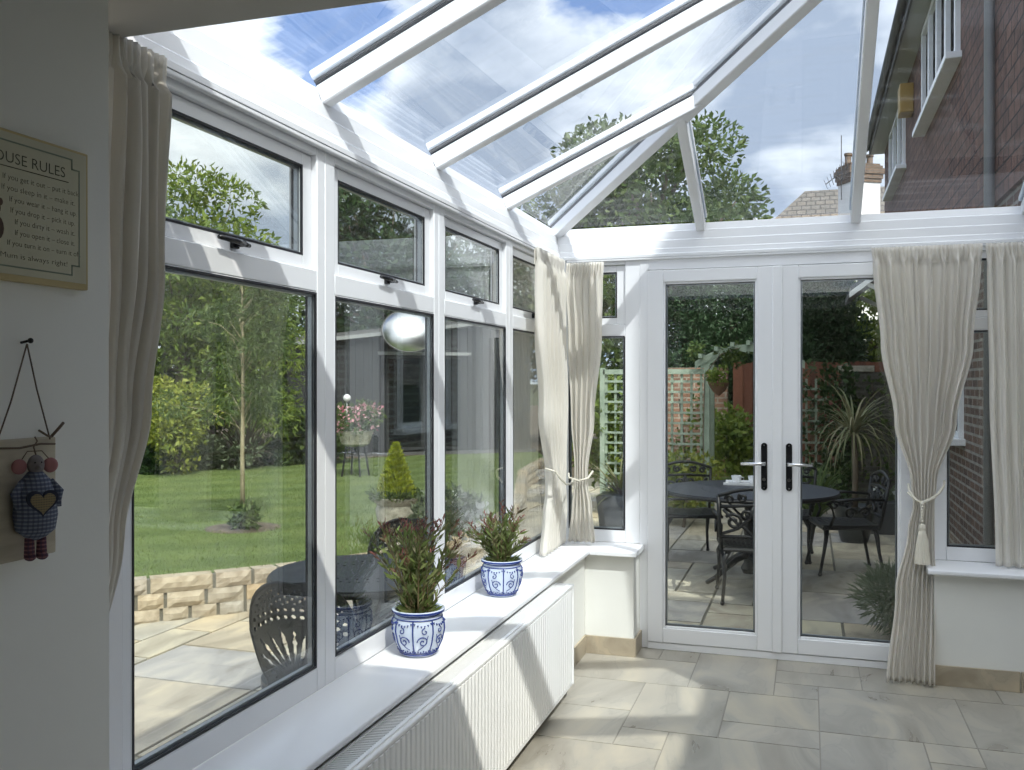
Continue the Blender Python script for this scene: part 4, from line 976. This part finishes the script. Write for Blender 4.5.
# ---- fan-backed chairs and table by the left windows
def fan_chair():
    e = empty('cast_garden_chair', (0, 0, 0))
    HW = .215; Zt, Zs = .87, .42
    def outline(x, z):   # signed (positive inside) balloon outline; z measured from the seat
        t_ = (z-Zs)/(Zt-Zs); 
        if t_ <= 0: hw = .13
        else: hw = .125+.09*min(1, max(0, (t_-.08)/.42))**.7 if t_ < .5 else .215*math.sqrt(max(0, 1-((t_-.5)/.5)**2.6))
        return hw-abs(x)
    cz = .47
    def f(x, z):
        o = min(outline(x, z), Zt-z)
        if o < 0: return o*10
        v = o
        # holes
        dx, dz = x, z-cz; r_ = math.hypot(dx, dz); a = math.atan2(dx, dz)
        hole = -1
        if o > .02:
            # fan petals
            if .05 < r_ < .235 and abs(a) < 1.35:
                k = a/.27; fr = abs(k-round(k)); wdt = .018 if round(k) % 2 == 0 else .026
                hole = max(hole, min(min(.62*wdt*math.sin(PI*(r_-.05)/.185)+.0022*math.sin(r_*170+round(k)), .27*r_*.34)-abs(k-round(k))*.27*r_, o-.02))
            # ring of small ovals
            for R0, cnt, sz in ((.262, .13, .013), (.292, .115, .0115)):
                k = a/cnt; aa = (k-round(k))*cnt*R0; q = sz-math.hypot(aa, (r_-R0)*1.2)
                if abs(a) < 1.9: hole = max(hole, min(q, o-.018))
            # border lattice
            if r_ > .31:
                gx = math.sin(x*190+z*60)*math.sin(z*170-x*50); hole = max(hole, min((gx-.12)*.009, o-.02))
            if r_ < .31 and abs(a) > 1.3: 
                gx = math.sin(x*170)*math.sin(z*150); hole = max(hole, min((gx-.3)*.006, o-.02))
        return min(v, -hole) if hole > 0 else v
    def mp(x, z): return (x, .20-1.5*(.215**2-x*x)*-0+1.6*(x*x)*-1+.10*(z-Zs), z)
    vs, fs = field_plate(f, -.22, .22, Zs-.03, Zt+.005, 110, 120, mp); plate_obj('backrest', vs, fs, darkiron, e, .011)
    # rim
    m = MB(); pts = []
    for i in range(41):
        t_ = i/40
        if t_ < .3: z = Zs+(t_/.3)*.5*(Zt-Zs); x = -(outline(0, z))
        elif t_ > .7: z = Zs+((1-t_)/.3)*.5*(Zt-Zs); x = outline(0, z)
        else:
            a = PI*(t_-.3)/.4; x = -.215*math.copysign(abs(math.cos(a))**.78, math.cos(a)); z = Zs+.5*(Zt-Zs)+.5*(Zt-Zs)*math.sin(a)**.78 if math.sin(a) > 0 else Zs+.5*(Zt-Zs)
        pts.append(mp(x, z))
    m.tube(pts, .010, 7); m.build('back_rim', darkiron, e, smooth=True)
    # seat
    def fsx(x, y):
        o = .235-math.hypot(x, y*1.02); h_ = (math.sin(x*120)*math.sin(y*120)-.45)*.006
        return o if o < .03 else (min(o, -h_) if h_ > 0 else o)
    vs, fs = field_plate(fsx, -.24, .24, -.24, .24, 70, 70, lambda x, y: (x, y-.02, Zs-.01+.15*(x*x+y*y))); plate_obj('seat', vs, fs, darkiron, e, .012)
    m = MB(); m.tube([(.225*math.cos(2*PI*i/32), .225*math.sin(2*PI*i/32)-.02, Zs-.025) for i in range(33)], .010, 6); m.build('seat_frame', darkiron, e, smooth=True)
    for sx in (-1, 1):
        for sy in (-1, 1):
            m = MB(); m.tube([(sx*.15, sy*.15-.02, Zs-.02), (sx*.18, sy*.18-.02, Zs-.10), (sx*.16, sy*.165-.02, Zs-.25), (sx*.20, sy*.21-.02, .02), (sx*.215, sy*.225-.02, .008)], [.018, .017, .012, .011, .014], 8); m.build('leg', darkiron, e, smooth=True)
    return e
fc = fan_chair(); tbc = Vector((-.66, -1.17, 0))
def place(o, x, y, z, face, label, cat, group=None):
    o.location = (x, y, z); o.rotation_euler = (0, 0, math.atan2(face[1]-y, face[0]-x)+PI/2); tag(o, label, cat, group); return o
place(fc, -.545, -1.82, GP, (-.62, -1.15), 'dark cast-metal chair with a fan-pierced rounded back, outside the nearest window', 'chair', 'rounded-back chairs outside the left windows')
fc.scale = (1.02, 1.02, .97); fc2 = copy_tree(fc); place(fc2, -.74, -.62, GP, (-.66, -1.2), 'dark cast-metal chair with rounded back beyond the small round table, outside the second window', 'chair', 'rounded-back chairs outside the left windows')
def table(e, R_, H_, m_top, m_leg, holes=True):
    def f(x, y):
        r_ = math.hypot(x, y); o = R_-r_
        if o < .03: return o
        a = math.atan2(y, x); h = -1
        for R0, n_, sz in ((R_-.045, 90, .0055), (R_-.07, 80, .0055), (R_*.55, 36, .012), (R_*.42, 24, .012)):
            k = a/(2*PI/n_); aa = (k-round(k))*(2*PI/n_)*R0; h = max(h, sz-math.hypot(aa, r_-R0))
        return min(o, -h) if h > 0 else o
    vs, fs = field_plate(f, -R_-.01, R_+.01, -R_-.01, R_+.01, 150, 150, lambda x, y: (x, y, H_)); plate_obj('tabletop', vs, fs, m_top, e, .012)
    m = MB(); m.tube([(R_*.995*math.cos(2*PI*i/64), R_*.995*math.sin(2*PI*i/64), H_-.014) for i in range(65)], .015, 8); m.build('table_rim', m_leg, e, smooth=True)
    m = MB(); m.lathe([(.05, .05), (.07, .09), (.045, .14), (.035, .3), (.05, .42), (.035, .5), (.045, H_-.07), (.12, H_-.02)], (0, 0, 0), 20); m.build('pedestal', m_leg, e, smooth='auto')
    for k in range(4):
        a = PI/4+k*PI/2; c, s = math.cos(a), math.sin(a); q = R_*.62
        m = MB(); m.tube([(.03*c, .03*s, .20), (.14*c, .14*s, .17), (q*.8*c, q*.8*s, .05), (q*c, q*s, .018)], [.03, .026, .02, .018], 8); m.ball((q*c, q*s, .018), .018, 10, 8); m.build('foot', m_leg, e, smooth=True)
        m = MB(); m.tube([(.04*c, .04*s, H_-.25), (.15*c, .15*s, H_-.2), (R_*.6*c, R_*.6*s, H_-.03)], .011, 6); m.build('bracket', m_leg, e, smooth=True)
t1 = empty('garden_table', (0, 0, 0)); table(t1, .45, .70, darkiron2, darkiron); t1.location = (tbc.x, tbc.y, GP)
tag(t1, 'small round dark metal table outside the left windows, between two rounded-back chairs', 'table')

# ---- dining set beyond the doors
t2_ = empty('garden_table', (0, 0, 0)); table(t2_, .70, .735, darkiron2, darkiron); t2_.location = (.92, 2.63, GP)
tag(t2_, 'large round dark metal dining table on the shaded patio, with white cups on it', 'table')
def scroll(cx_, cz_, r0, turns, sgn, n=26, a0=0):
    return [(cx_+sgn*r0*(1-.8*i/n)*math.cos(a0+turns*2*PI*i/n), cz_+r0*(1-.8*i/n)*math.sin(a0+turns*2*PI*i/n)) for i in range(n+1)]
def scroll_chair():
    e = empty('scrollwork_chair', (0, 0, 0)); Zs = .42
    by = lambda z: .22+.16*(z-Zs)      # back leans
    m = MB(); P3 = lambda x, z, o=0: (x, by(z)+o-.9*x*x*0, z)
    top = [P3(-.235+.47*i/14, .80+.055*math.sin(PI*i/14)) for i in range(15)]
    m.tube([P3(-.21, Zs-.02), P3(-.225, .6), P3(-.235, .80)], .013, 7); m.tube([P3(.21, Zs-.02), P3(.225, .6), P3(.235, .80)], .013, 7); m.tube(top, .014, 7)
    m.tube([P3(-.22, .72), P3(0, .735), P3(.22, .72)], .013, 6); m.tube([P3(-.215, .50), P3(.215, .50)], .013, 6); m.build('back_frame', darkiron, e, smooth=True)
    m = MB()
    for sx in (-1, 1):
        m.tube([P3(sx*x, z) for x, z in scroll(.13, .61, .062, 1.4, 1, a0=.6)], .0125, 6)
        m.tube([P3(sx*x, z) for x, z in scroll(.05, .66, .040, 1.2, -1, a0=-.5)], .0115, 6)
        m.tube([P3(sx*x, z) for x, z in scroll(.16, .775, .03, 1.3, 1, a0=.2)], .0105, 6); m.tube([P3(sx*x, z) for x, z in scroll(.07, .79, .032, 1.3, -1, a0=2.2)], .0105, 6)
        m.tube([P3(0, .50), P3(sx*.05, .56), P3(sx*.11, .60), P3(sx*.20, .70)], .0125, 6); m.tube([P3(sx*.21, .52), P3(sx*.10, .56), P3(sx*.02, .64), P3(0, .73)], .0125, 6)
    m.build('scrollwork', darkiron, e, smooth=True)
    def f(x, y):
        o = min(.235-abs(x), .22-abs(y)); h = (abs(math.sin((x+y)*52))*abs(math.sin((x-y)*52))-.42)*.01
        return o if o < .03 else (min(o, -h) if h > 0 else o)
    vs, fs = field_plate(f, -.24, .24, -.23, .23, 64, 64, lambda x, y: (x*(1 if y < 0 else 1-.2*(y/.22)), y, Zs-.25*(.05-min(.05, x*x)))); plate_obj('seat', vs, fs, darkiron, e, .014)
    m = MB(); m.tube([(-.235, -.22, Zs-.02), (.235, -.22, Zs-.02), (.19, .22, Zs-.02), (-.19, .22, Zs-.02), (-.235, -.22, Zs-.02)], .016, 6); m.build('seat_frame', darkiron, e)
    for sx in (-1, 1):
        m = MB(); m.tube([P3(sx*.225, .64), (sx*.255, .05, .65), (sx*.265, -.15, .635), (sx*.262, -.20, .605), (sx*.245, -.16, .58), (sx*.235, -.14, .50), (sx*.23, -.17, Zs-.01)], [.011, .013, .014, .013, .011, .011, .013], 7)
        m.tube([(sx*.25, y_, z_) for y_, z_ in scroll(-.02, .53, .05, 1.3, 1)], .0105, 6); m.tube([(sx*.25, y_, z_) for y_, z_ in scroll(.09, .54, .045, 1.3, -1)], .0105, 6); m.build('armrest', darkiron, e, smooth=True)
        for sy in (-1, 1):
            xx_ = .225 if sy < 0 else .19
            m = MB(); m.tube([(sx*(xx_-.03), sy*.19, Zs-.03), (sx*(xx_+.005), sy*.20, Zs-.10), (sx*xx_, sy*.215, .2), (sx*(xx_+.015), sy*.25, .02)], [.022, .018, .013, .012], 8); m.ball((sx*(xx_+.015), sy*.25, .016), .017, 10, 8); m.build('leg', darkiron, e, smooth=True)
    return e
sc = scroll_chair(); sc.scale = (1.06, 1.06, 1.0); TB = (.92, 2.63)
place(sc, .98, 1.93, GP, (.88, 3.0), 'dark scrollwork chair nearest the doors, its back towards the room', 'chair', 'scrollwork chairs around the patio table')
c = copy_tree(sc); place(c, .33, 3.50, GP, (.60, 2.6), 'dark scrollwork chair left of the large patio table, before the sage green post', 'chair', 'scrollwork chairs around the patio table')
c = copy_tree(sc); place(c, 1.68, 3.22, GP, (.9, 3.05), 'dark scrollwork chair seen from its side, right of the large patio table', 'chair', 'scrollwork chairs around the patio table')
c = copy_tree(sc); place(c, 1.17, 3.72, GP, (1.05, 2.6), 'dark scrollwork chair on the far side of the large patio table', 'chair', 'scrollwork chairs around the patio table')
# cups and tray
tr_ = MB(); tr_.box(.69, 1.12, 2.86, 3.10, GP+.742, GP+.75); tr_.box(.69, 1.12, 2.86, 2.868, .63, .645); tr_.box(.69, 1.12, 3.092, 3.1, .63, .645)
tag(tr_.build('tray', china, bevel=.002), 'flat white tray under the cups on the large patio table', 'tray')
def cup(x, y, lab):
    e = empty('cup', (x, y, .63), lab, 'cup', 'white cups on the patio table')
    m = MB(); m.lathe([(.022, 0.0), (.03, .004), (.040, .03), (.044, .062), (.042, .062), (.037, .03), (.02, .008)], (x, y, .634), 20, caps=False); m.lathe([(0, .007), (.022, 0)], (x, y, .634), 20, caps=False); m.build('cup_body', china, e, smooth='auto')
    m = MB(); m.tube([(x+.040, y-.0, .634+.05), (x+.062, y, .634+.046), (x+.060, y, .634+.022), (x+.036, y, .634+.018)], .004, 6); m.build('handle', china, e, smooth=True)
    m = MB(); m.lathe([(0, 0), (.035, .0), (.062, .008), (.035, .003)], (x, y, .6302), 20, caps=False); m.build('saucer', china, e, smooth='auto')
cup(.79, 2.98, 'left one of the three white cups on the tray'); cup(.93, 2.99, 'middle one of the three white cups on the tray'); cup(1.06, 3.0, 'right one of the three white cups, half hidden by the door frame')

# ---- trellis, arch, fence
TY = 5.95
tr = empty('trellis', (-.3, TY, GP), 'sage green garden trellis with climbing plants, left of the wooden arch', 'trellis')
m = MB(); x = -1.0
while x < .20: m.box(x, x+.028, TY, TY+.02, GP, 1.62); x += .115
m.build('upright_laths', trelm, tr)
m = MB(); z = .0
while z < 1.60: m.box(-1.0, .20, TY-.018, TY, z, z+.026); z += .125
m.build('cross_laths', trelm, tr)
MB().box(-1.02, .2, TY-.03, TY+.03, 1.60, 1.66).build('top_rail', trelm, tr); MB().box(-1.06, -1.0, TY-.03, TY+.03, GP, 1.68).build('post', trelm, tr)
P = []; D = []
for i in range(1900):
    xx = rng.uniform(-1.0, .2); zt = .95+.35*math.sin(xx*7)+.2*rng.normal(); zz = rng.uniform(GP, max(.3, zt)); P.append((xx, TY+rng.uniform(-.03, .16), zz)); D.append((rng.normal()*.3, -.6, .3))
cp = empty('climbing_plant', (-.3, TY+.02, GP), 'yellow-green climber covering the lower part of the sage trellis', 'climbing plant')
leaves('foliage', L_bright, cp, P, .065, .6, np.array(D), .5); P = np.array(P)[rng.random(len(P)) < .2]; leaves('young_leaves', L_yellow, cp, P, .06, .6, np.tile((0, -.6, .4), (len(P), 1)), .5)
m = MB(); m.tube([(-.7, TY+.03, GP), (-.65, TY+.04, .5), (-.72, TY+.03, 1.1)], .01, 5); m.tube([(-.1, TY+.03, GP), (-.02, TY+.04, .6), (-.1, TY+.03, 1.3)], .01, 5); m.build('stem', bark, cp)
ar = empty('garden_arch', (.7, 6.1, GP), 'sage green wooden garden arch with a curved top, over the patio edge', 'arch')
for ax in (.235, 1.20):
    for ay in (5.88, 6.42): MB().box(ax-.035, ax+.035, ay, ay+.07, GP, 1.72).build('post', trelm, ar, bevel=.004)
for ay in (5.86, 6.46):
    m = MB(); n_ = 16; q = []
    for i in range(n_+1):
        u = i/n_; q.append((.10+1.24*u, 1.66+.20*math.sin(PI*u)**.8))
    for i in range(n_):
        m.prism([q[i], q[i+1], (q[i+1][0], q[i+1][1]+.085), (q[i][0], q[i][1]+.085)], 'xz', ay, ay+.035)
    m.build('curved_beam', trelm, ar)
for i in range(7):
    u = .06+.88*i/6; xx = .10+1.24*u; zz = 1.745+.20*math.sin(PI*u)**.8
    MB().box(xx-.022, xx+.022, 5.74, 6.62, zz-.01, zz+.04).build('cross_rail', trelm, ar)
P, D = clump_pts(crown((.30, 5.95, 1.85), (.42, .15, .13), 12, .07, 44), 260); cl_ = empty('vine', (.3, 5.95, 1.7), 'thin vine sprays on the left shoulder of the garden arch', 'climbing plant'); leaves('foliage', L_mid, cl_, P, .07, .5, D, .5)
m = MB(); m.tube([(.21, 5.86, .2), (.20, 5.84, .9), (.22, 5.84, 1.6), (.4, 5.84, 1.83), (.6, 5.84, 1.9)], .007, 5); m.build('stem', bark, cl_)
# hanging basket on the arch
hb = empty('hanging_basket', (.40, 5.60, 1.48), 'brown cone-shaped hanging basket of flowers hung from the garden arch', 'hanging basket')
m = MB(); m.lathe([(.01, -.15), (.07, -.10), (.115, -.02), (.125, 0), (.11, 0)], (.40, 5.60, 1.5), 20); m.build('basket', mat('coir', (.16, .09, .06), .95), hb, smooth='auto')
m = MB()
for k in range(3): a = k*2*PI/3+.4; m.tube([(.40+.115*math.cos(a), 5.60+.115*math.sin(a), 1.5), (.40, 5.60, 1.80)], .003, 4)
m.tube([(.40, 5.60, 1.80), (.40, 5.68, 1.83), (.40, 5.74, 1.84)], .004, 5)
m.build('chain', darkiron, hb)
P, D = clump_pts(crown((.40, 5.60, 1.58), (.10, .10, .10), 7, .06, 45), 330); leaves('foliage', L_bright, hb, P, .05, .5, D, .5); P, D = clump_pts(crown((.42, 5.58, 1.56), (.12, .1, .06), 6, .05, 46), 40); leaves('flowers', L_pink, hb, P, .035, .9, D, .3)
# fence
fe = empty('board_fence', (1.3, 11.2, GP), 'red-brown vertical board fence across the end of the garden', 'fence')
m = MB(); x = .15; g = random.Random(2)
while x < 2.6:
    m.box(x, x+.125, 10.98, 11.0, GP, 1.84+g.uniform(-.01, .01)); m.box(x+.11, x+.165, 10.945, 10.975, GP, 1.84+g.uniform(-.01, .01)); x += .155
m.build('boards', fencem, fe)
MB().box(.15, 2.6, 11.0, 11.06, 1.5, 1.58).build('rail', fencem, fe); MB().box(.15, 2.6, 11.0, 11.06, .3, .38).build('rail', fencem, fe)
bwl = MB().box(-.75, .25, 8.6, 8.8, GP, 1.72); tag(bwl.build('brick_wall', brickr), 'old red brick garden wall behind the sage trellis', 'garden wall')
# white ornament by the door handle
m = MB(); m.lathe([(.05, 0), (.07, .05), (.03, .12), (.05, .25), (.06, .36), (.03, .46), (.045, .50), (.045, .55), (.01, .59)], (.80, 8.35, .12), 16)
tag(m.build('garden_statue', render_w, smooth='auto'), 'small pale statue on the grass strip beside the red fence', 'statue')
# second trellis on right
tr2 = empty('trellis', (1.45, 7.5, GP), 'weathered trellis panel with dark climber and red blooms, before the red fence', 'trellis')
m = MB(); x = .98
while x < 1.86: m.box(x, x+.03, 7.5, 7.52, GP, 1.55); x += .12
m.build('upright_laths', trelm, tr2); m = MB(); z = 0.
while z < 1.5: m.box(.98, 1.86, 7.48, 7.5, z, z+.028); z += .14
m.build('cross_laths', trelm, tr2)
rc = empty('climbing_plant', (1.75, 7.44, GP), 'dark climber with deep red blooms beside the garden wall end', 'climbing plant')
P = []; D = []
for i in range(2600):
    xx = rng.uniform(1.0, 1.95); 
    if xx < 1.55 and rng.random() < .72: continue
    P.append((xx, 7.42+rng.uniform(-.1, .06), rng.uniform(GP, 1.75))); D.append((0, -.7, .2))
leaves('foliage', L_dark, rc, P, .08, .6, np.array(D), .5); leaves('flowers', L_red, rc, [(rng.uniform(1.55, 1.85), 7.34, rng.uniform(.7, 1.3)) for _ in range(50)], .07, .9)
m = MB(); m.tube([(1.75, 7.44, GP), (1.7, 7.44, .7), (1.78, 7.44, 1.5)], .014, 6); m.build('stem', bark, rc)
# garden wall + cap
gw = empty('stone_capped_wall', (2.2, 7.8, GP), 'dark ivy-grown brick garden wall with a pale stone cap, right of the trellis', 'garden wall')
MB().box(1.80, 2.62, 7.7, 7.92, GP, 1.64).build('wall', brickd, gw); MB().box(1.76, 2.20, 7.66, 7.96, 1.64, 1.72).build('cap_stone', stonem, gw, bevel=.006)
iv = empty('ivy', (2.2, 7.68, GP), 'sparse yellow-green ivy on the dark garden wall', 'climbing plant')
P = [(rng.uniform(1.82, 2.6), 7.66-rng.uniform(0, .04), rng.uniform(.2, 1.6)) for _ in range(420)]; leaves('foliage', L_mid, iv, P, .07, .6, np.tile((0, -.8, .1), (len(P), 1)), .5)
m = MB()
for x_ in (1.95, 2.2, 2.45): m.tube([(x_, 7.69, GP), (x_+.06, 7.69, .7), (x_-.03, 7.69, 1.5)], .006, 5)
m.build('stem', bark, iv)
# cordyline in dark pot
cd = empty('potted_cordyline', (1.83, 4.82, GP), 'tall cordyline with drooping straw-coloured leaves in a dark pot on the patio', 'potted plant')
m = MB(); m.lathe([(.13, 0), (.16, .10), (.19, .30), (.205, .34), (.205, .37), (.18, .37), (.16, .32)], (1.83, 4.82, GP), 26); m.build('pot', darkpot, cd, smooth='auto')
m = MB(); m.tube([(1.83, 4.82, GP+.3), (1.84, 4.83, .6), (1.82, 4.82, 1.0)], [.032, .028, .024], 8); m.build('trunk', bark, cd, smooth=True)
blades('leaf_blades', L_straw, cd, (1.82, 4.82, .98), 110, .75, .022, 1.9, .95, seed=14)
m = MB(); m.lathe([(0, .33), (.17, .33)], (1.83, 4.82, GP), 20, caps=False); m.build('soil', soil, cd)
pb_ = empty('box_planter', (2.28, 5.6, GP), 'dark square planter with low white flowers against the house wall', 'planter')
m = MB(); m.box(2.0, 2.6, 5.35, 5.85, GP, .22); m.build('box', leadm, pb_, bevel=.006); P, D = clump_pts(crown((2.3, 5.6, .26), (.3, .22, .05), 8, .06, 50), 300); leaves('foliage', L_grey, pb_, P, .06, .5, D, .5)
leaves('flowers', L_white, pb_, [(rng.uniform(2.02, 2.56), rng.uniform(5.36, 5.8), rng.uniform(.26, .34)) for _ in range(40)], .045, .9)
# lavender by the doors
tree('lavender_bush', (1.98, 1.05, GP), (1.98, 1.05, GP+.24), (.22, .22, .16), 12, .13, 2200, .085, L_grey, 'grey-green lavender bush on the paving just outside the door curtain', 'shrub', seed=51, tr=.012, aspect=.14, up=.3)
# planter seen through the narrow window
sp = empty('square_planter', (-.55, 4.6, GP), 'dark square planter with spiky leaves, seen through the narrow window left of the doors', 'planter')
m = MB(); m.prism([(-.72, GP), (-.38, GP), (-.33, .30), (-.77, .30)], 'xz', 4.4, 4.8); m.build('box', leadm, sp, bevel=.006); blades('leaf_blades', L_straw, sp, (-.55, 4.6, .26), 60, .65, .022, 1.3, .6, seed=61); blades('bronze_leaves', L_phorm, sp, (-.5, 4.55, .26), 26, .4, .03, 1.1, .5, seed=62)
tree('flowering_shrub', (-1.2, 6.6, GP), (-1.1, 6.4, .85), (.5, .4, .75), 22, .24, 3200, .09, L_bright, 'tall leafy shrub behind the narrow window, left of the trellis', 'shrub', seed=63, tr=.03)
tree('golden_shrub', (.05, 5.2, GP), (.05, 5.35, .38), (.42, .28, .25), 14, .16, 1500, .07, L_yellow, 'low golden shrub at the foot of the sage trellis behind the left chair', 'shrub', seed=64, tr=.02)
tree('leafy_shrub', (.52, 7.9, GP), (.45, 7.8, .62), (.28, .25, .5), 16, .2, 1600, .1, L_bright, 'bright green shrub between the arch post and the red fence', 'shrub', seed=65, tr=.02)
tree('variegated_shrub', (.86, 8.4, GP), (.80, 8.3, .42), (.32, .25, .25), 12, .16, 1100, .1, L_yellow, 'pale variegated shrub at the foot of the red fence', 'shrub', seed=66, tr=.02)
sd2 = empty('strap_leaved_plant', (1.45, 6.3, GP), 'clump of long green strap leaves below the red-bloomed trellis', 'plant'); blades('leaf_blades', L_mid, sd2, (1.45, 6.3, GP), 70, 1.0, .035, .9, .6, seed=67)

# ---- conifers and far trees
def conifer(base, w_, h_, n, seed, label, name='conifer'):
    e = empty(name, base, label, 'tree', 'dark cypresses behind the garden'); g = np.random.default_rng(seed); cl = []
    for i in range(110):
        z = g.random()**.9; a = g.uniform(0, 2*PI); r_ = w_*(1-.75*z**1.6)*(.45+.5*g.random()); cl.append(((base[0]+r_*math.cos(a), base[1]+r_*math.sin(a), base[2]+.3+z*(h_-.5)), (w_*.33*(1.15-.6*z),)*2+(w_*.42,)))
    P, D = clump_pts(cl, n); leaves('foliage', L_conifer, e, P, .095, .4, D*.7+np.array((0, 0, .3)), .45)
    m = MB(); m.tube([base, (base[0], base[1], base[2]+h_*.9)], [.18, .03], 8); m.build('trunk', bark, e, smooth=True); return e
conifer((-.9, 13.0, GP), 1.25, 4.0, 26000, 1, 'broad dark cypress behind the sage trellis')
conifer((-.2, 15.6, GP), 1.5, 4.6, 22000, 5, 'dark cypress standing farthest back, between the other cypresses')
conifer((.55, 13.6, GP), 1.2, 4.3, 26000, 2, 'dark cypress behind the red fence, above the garden arch')
conifer((1.65, 11.9, GP), .95, 3.9, 26000, 3, 'tall dark cypress seen through the right-hand door')
tree('far_tree', (2.9, 14.8, GP), (2.75, 14.6, 2.6), (1.0, .9, 1.6), 30, .45, 6500, .14, L_bright, 'sunny green tree between the right-hand cypress and the brick house wall', 'tree', seed=70, tr=.1)
tree('far_tree', (-2.3, 17.3, GP), (-2.2, 17.3, 5.7), (2.5, 2.2, 2.5), 60, .75, 20000, .17, L_mid, 'large oak-like tree standing far behind the glass roof corner', 'tree', seed=71, tr=.28)
tree('far_tree', (-3.2, 14.3, GP), (-3.1, 14.2, 2.2), (1.5, 1.0, 2.0), 36, .55, 9000, .15, L_mid, 'mid green tree behind the summerhouse end, left of the cypresses', 'tree', seed=72, tr=.12)
tree('far_tree', (-7.2, 16.0, GP), (-6.5, 15.8, 3.0), (2.8, 1.5, 2.6), 46, .7, 9000, .17, L_dark, 'wide dark tree line behind the summerhouse roof', 'tree', seed=73, tr=.15)

# ---- the brick house wing on the right
wg = empty('house_wing', (2.65, 6, GP), 'dark brown brick house wing with white windows, seen through the roof at right', 'house')
m = MB(); m.box(2.65, 6.5, .36, 11.8, GP, 5.45); 
wl_ = m.build('wall', brick, wg)
MB().box(2.62, 2.65, .36, 11.8, 2.75, 5.45).build('tile_hanging', tilehung, wg)
m = MB(); m.box(2.40, 2.66, .3, 11.95, 5.45, 5.47); m.build('soffit', soffm, wg)
m = MB(); m.box(2.375, 2.40, .3, 11.95, 5.43, 5.60); m.build('fascia', slate, wg)
m = MB(); m.tube([(2.33, .3, 5.57), (2.33, 11.95, 5.55)], .05, 10); m.build('gutter', slate, wg, smooth=True)
m = MB(); m.prism([(2.36, 5.58), (6.6, 8.2), (6.6, 5.45), (2.5, 5.47)], 'xz', .3, 11.95); m.build('roof', rooftile, wg)
m = MB(); m.tube([(2.58, 1.94, GP), (2.58, 1.94, 5.2), (2.40, 1.94, 5.45)], .034, 10); m.build('downpipe', mat('grey_downpipe', (.25, .26, .27), .4), wg, smooth=True)
MB().box(2.46, 2.62, 7.2, 7.5, 4.86, 5.22).build('alarm_box', yellowm, wg, bevel=.01)
tx_ = lambda s, d, z: (2.62-d, s, z)
def wwin(y0, y1, z0, z1, n_, tf=tx_):
    w0 = MB(); w0.tf = tf; ring(w0, y0, y1, z0, z1, .055, -.02, .045)
    for k in range(1, n_): yy = y0+(y1-y0)*k/n_; w0.box(yy-.045, yy+.045, -.02, .045, z0+.05, z1-.05)
    f = w0.build('window', upvc, wg, bevel=.004)
    q = MB(); q.tf = tf; q.box(y0+.05, y1-.05, -.01, .0, z0+.05, z1-.05); q.build('pane', mat('house_window_glass', (.20, .23, .26), .05), f)
    q = MB(); q.tf = tf; q.box(y0-.08, y1+.08, -.02, .13, z0-.06, z0); q.build('window_sill', upvc, f, bevel=.006)
wwin(3.5, 6.0, 4.32, 5.40, 4); wwin(8.2, 10.4, 4.42, 5.36, 3)
tz_ = lambda s, d, z: (2.65-d, s, z)
wwin(3.5, 4.9, 1.02, 2.25, 2, tz_)
cn = empty('door_canopy', (2.3, 7.2, 2.6), 'small lean-to canopy with white edge on the brick house wall', 'canopy')
m = MB(); m.prism([(1.86, 2.56), (2.62, 3.12), (2.62, 3.20), (1.86, 2.64)], 'xz', 6.42, 8.3); m.build('roof', slate, cn)
m = MB(); m.prism([(1.84, 2.50), (2.62, 3.08), (2.62, 3.15), (1.84, 2.57)], 'xz', 6.38, 6.42); m.build('barge_board', upvc, cn)
m = MB(); m.beam((2.62, 6.45, 2.35), (2.05, 6.45, 2.66), .05, .05); m.beam((2.62, 8.2, 2.35), (2.05, 8.2, 2.66), .05, .05); m.build('bracket', upvc, cn)

# ---- neighbour's roof and chimney
nh = empty('neighbour_house', (2.5, 24, 0), 'neighbour house roof behind the trees with a white rendered chimney and aerial', 'house')
m = MB(); m.add([(-.2, 25.2, 6.2), (6.5, 25.2, 6.2), (6.5, 28.2, 8.1), (1.25, 28.2, 8.1), (-.2, 31, 6.2), (6.5, 31, 6.2)], [(0, 1, 2, 3), (0, 3, 4), (4, 3, 2, 5), (0, 4, 5, 1), (1, 5, 2)])
m.build('roof', rooftile, nh)
m = MB(); m.box(0, 6.3, 25.4, 30.8, -.2, 6.2); m.build('wall', render_w, nh)
ca, sa = math.cos(R(30)), math.sin(R(30)); CC = (2.72, 22.4)
cf = lambda x, y, z: (CC[0]+x*ca-y*sa, CC[1]+x*sa+y*ca, z)
m = MB(); m.tf = cf; m.box(-.45, .45, -.32, .32, -.2, 7.05); ch_ = m.build('chimney_stack', render_w, nh)
m = MB(); m.tf = cf
for a, b, w_ in ((7.05, 7.16, .03), (7.16, 7.28, .06), (7.28, 7.44, .09), (7.44, 7.52, .05), (7.52, 7.58, .0)): m.box(-.45-w_, .45+w_, -.32-w_, .32+w_, a, b)
m.build('corbelled_head', chimbrick, ch_)
for k in range(4):
    m = MB(); x, y, _ = cf(-.34+.225*k, 0, 0); m.lathe([(.095, 0), (.10, .06), (.085, .08), (.085, .24), (.105, .26), (.105, .32)], (x, y, 7.58), 14); m.build('chimney_pot', terra if k == 1 else chimbrick, ch_, smooth='auto')
m = MB(); x, y, _ = cf(-.5, 0, 0); m.tube([(x-.04, y, 6.6), (x-.04, y, 8.4)], .014, 5); m.tube([(x+.12, y-.3, 7.45), (x-.45, y+.2, 7.1)], .014, 5)
for k in range(8): q = k/7; px, py, pz = x+.12-.57*q, y-.3+.5*q, 7.45-.35*q; m.tube([(px+.05, py+.05, pz-.22+.1*q), (px-.05, py-.05, pz+.22-.1*q)], .008, 4)
m.build('aerial', slate, nh)
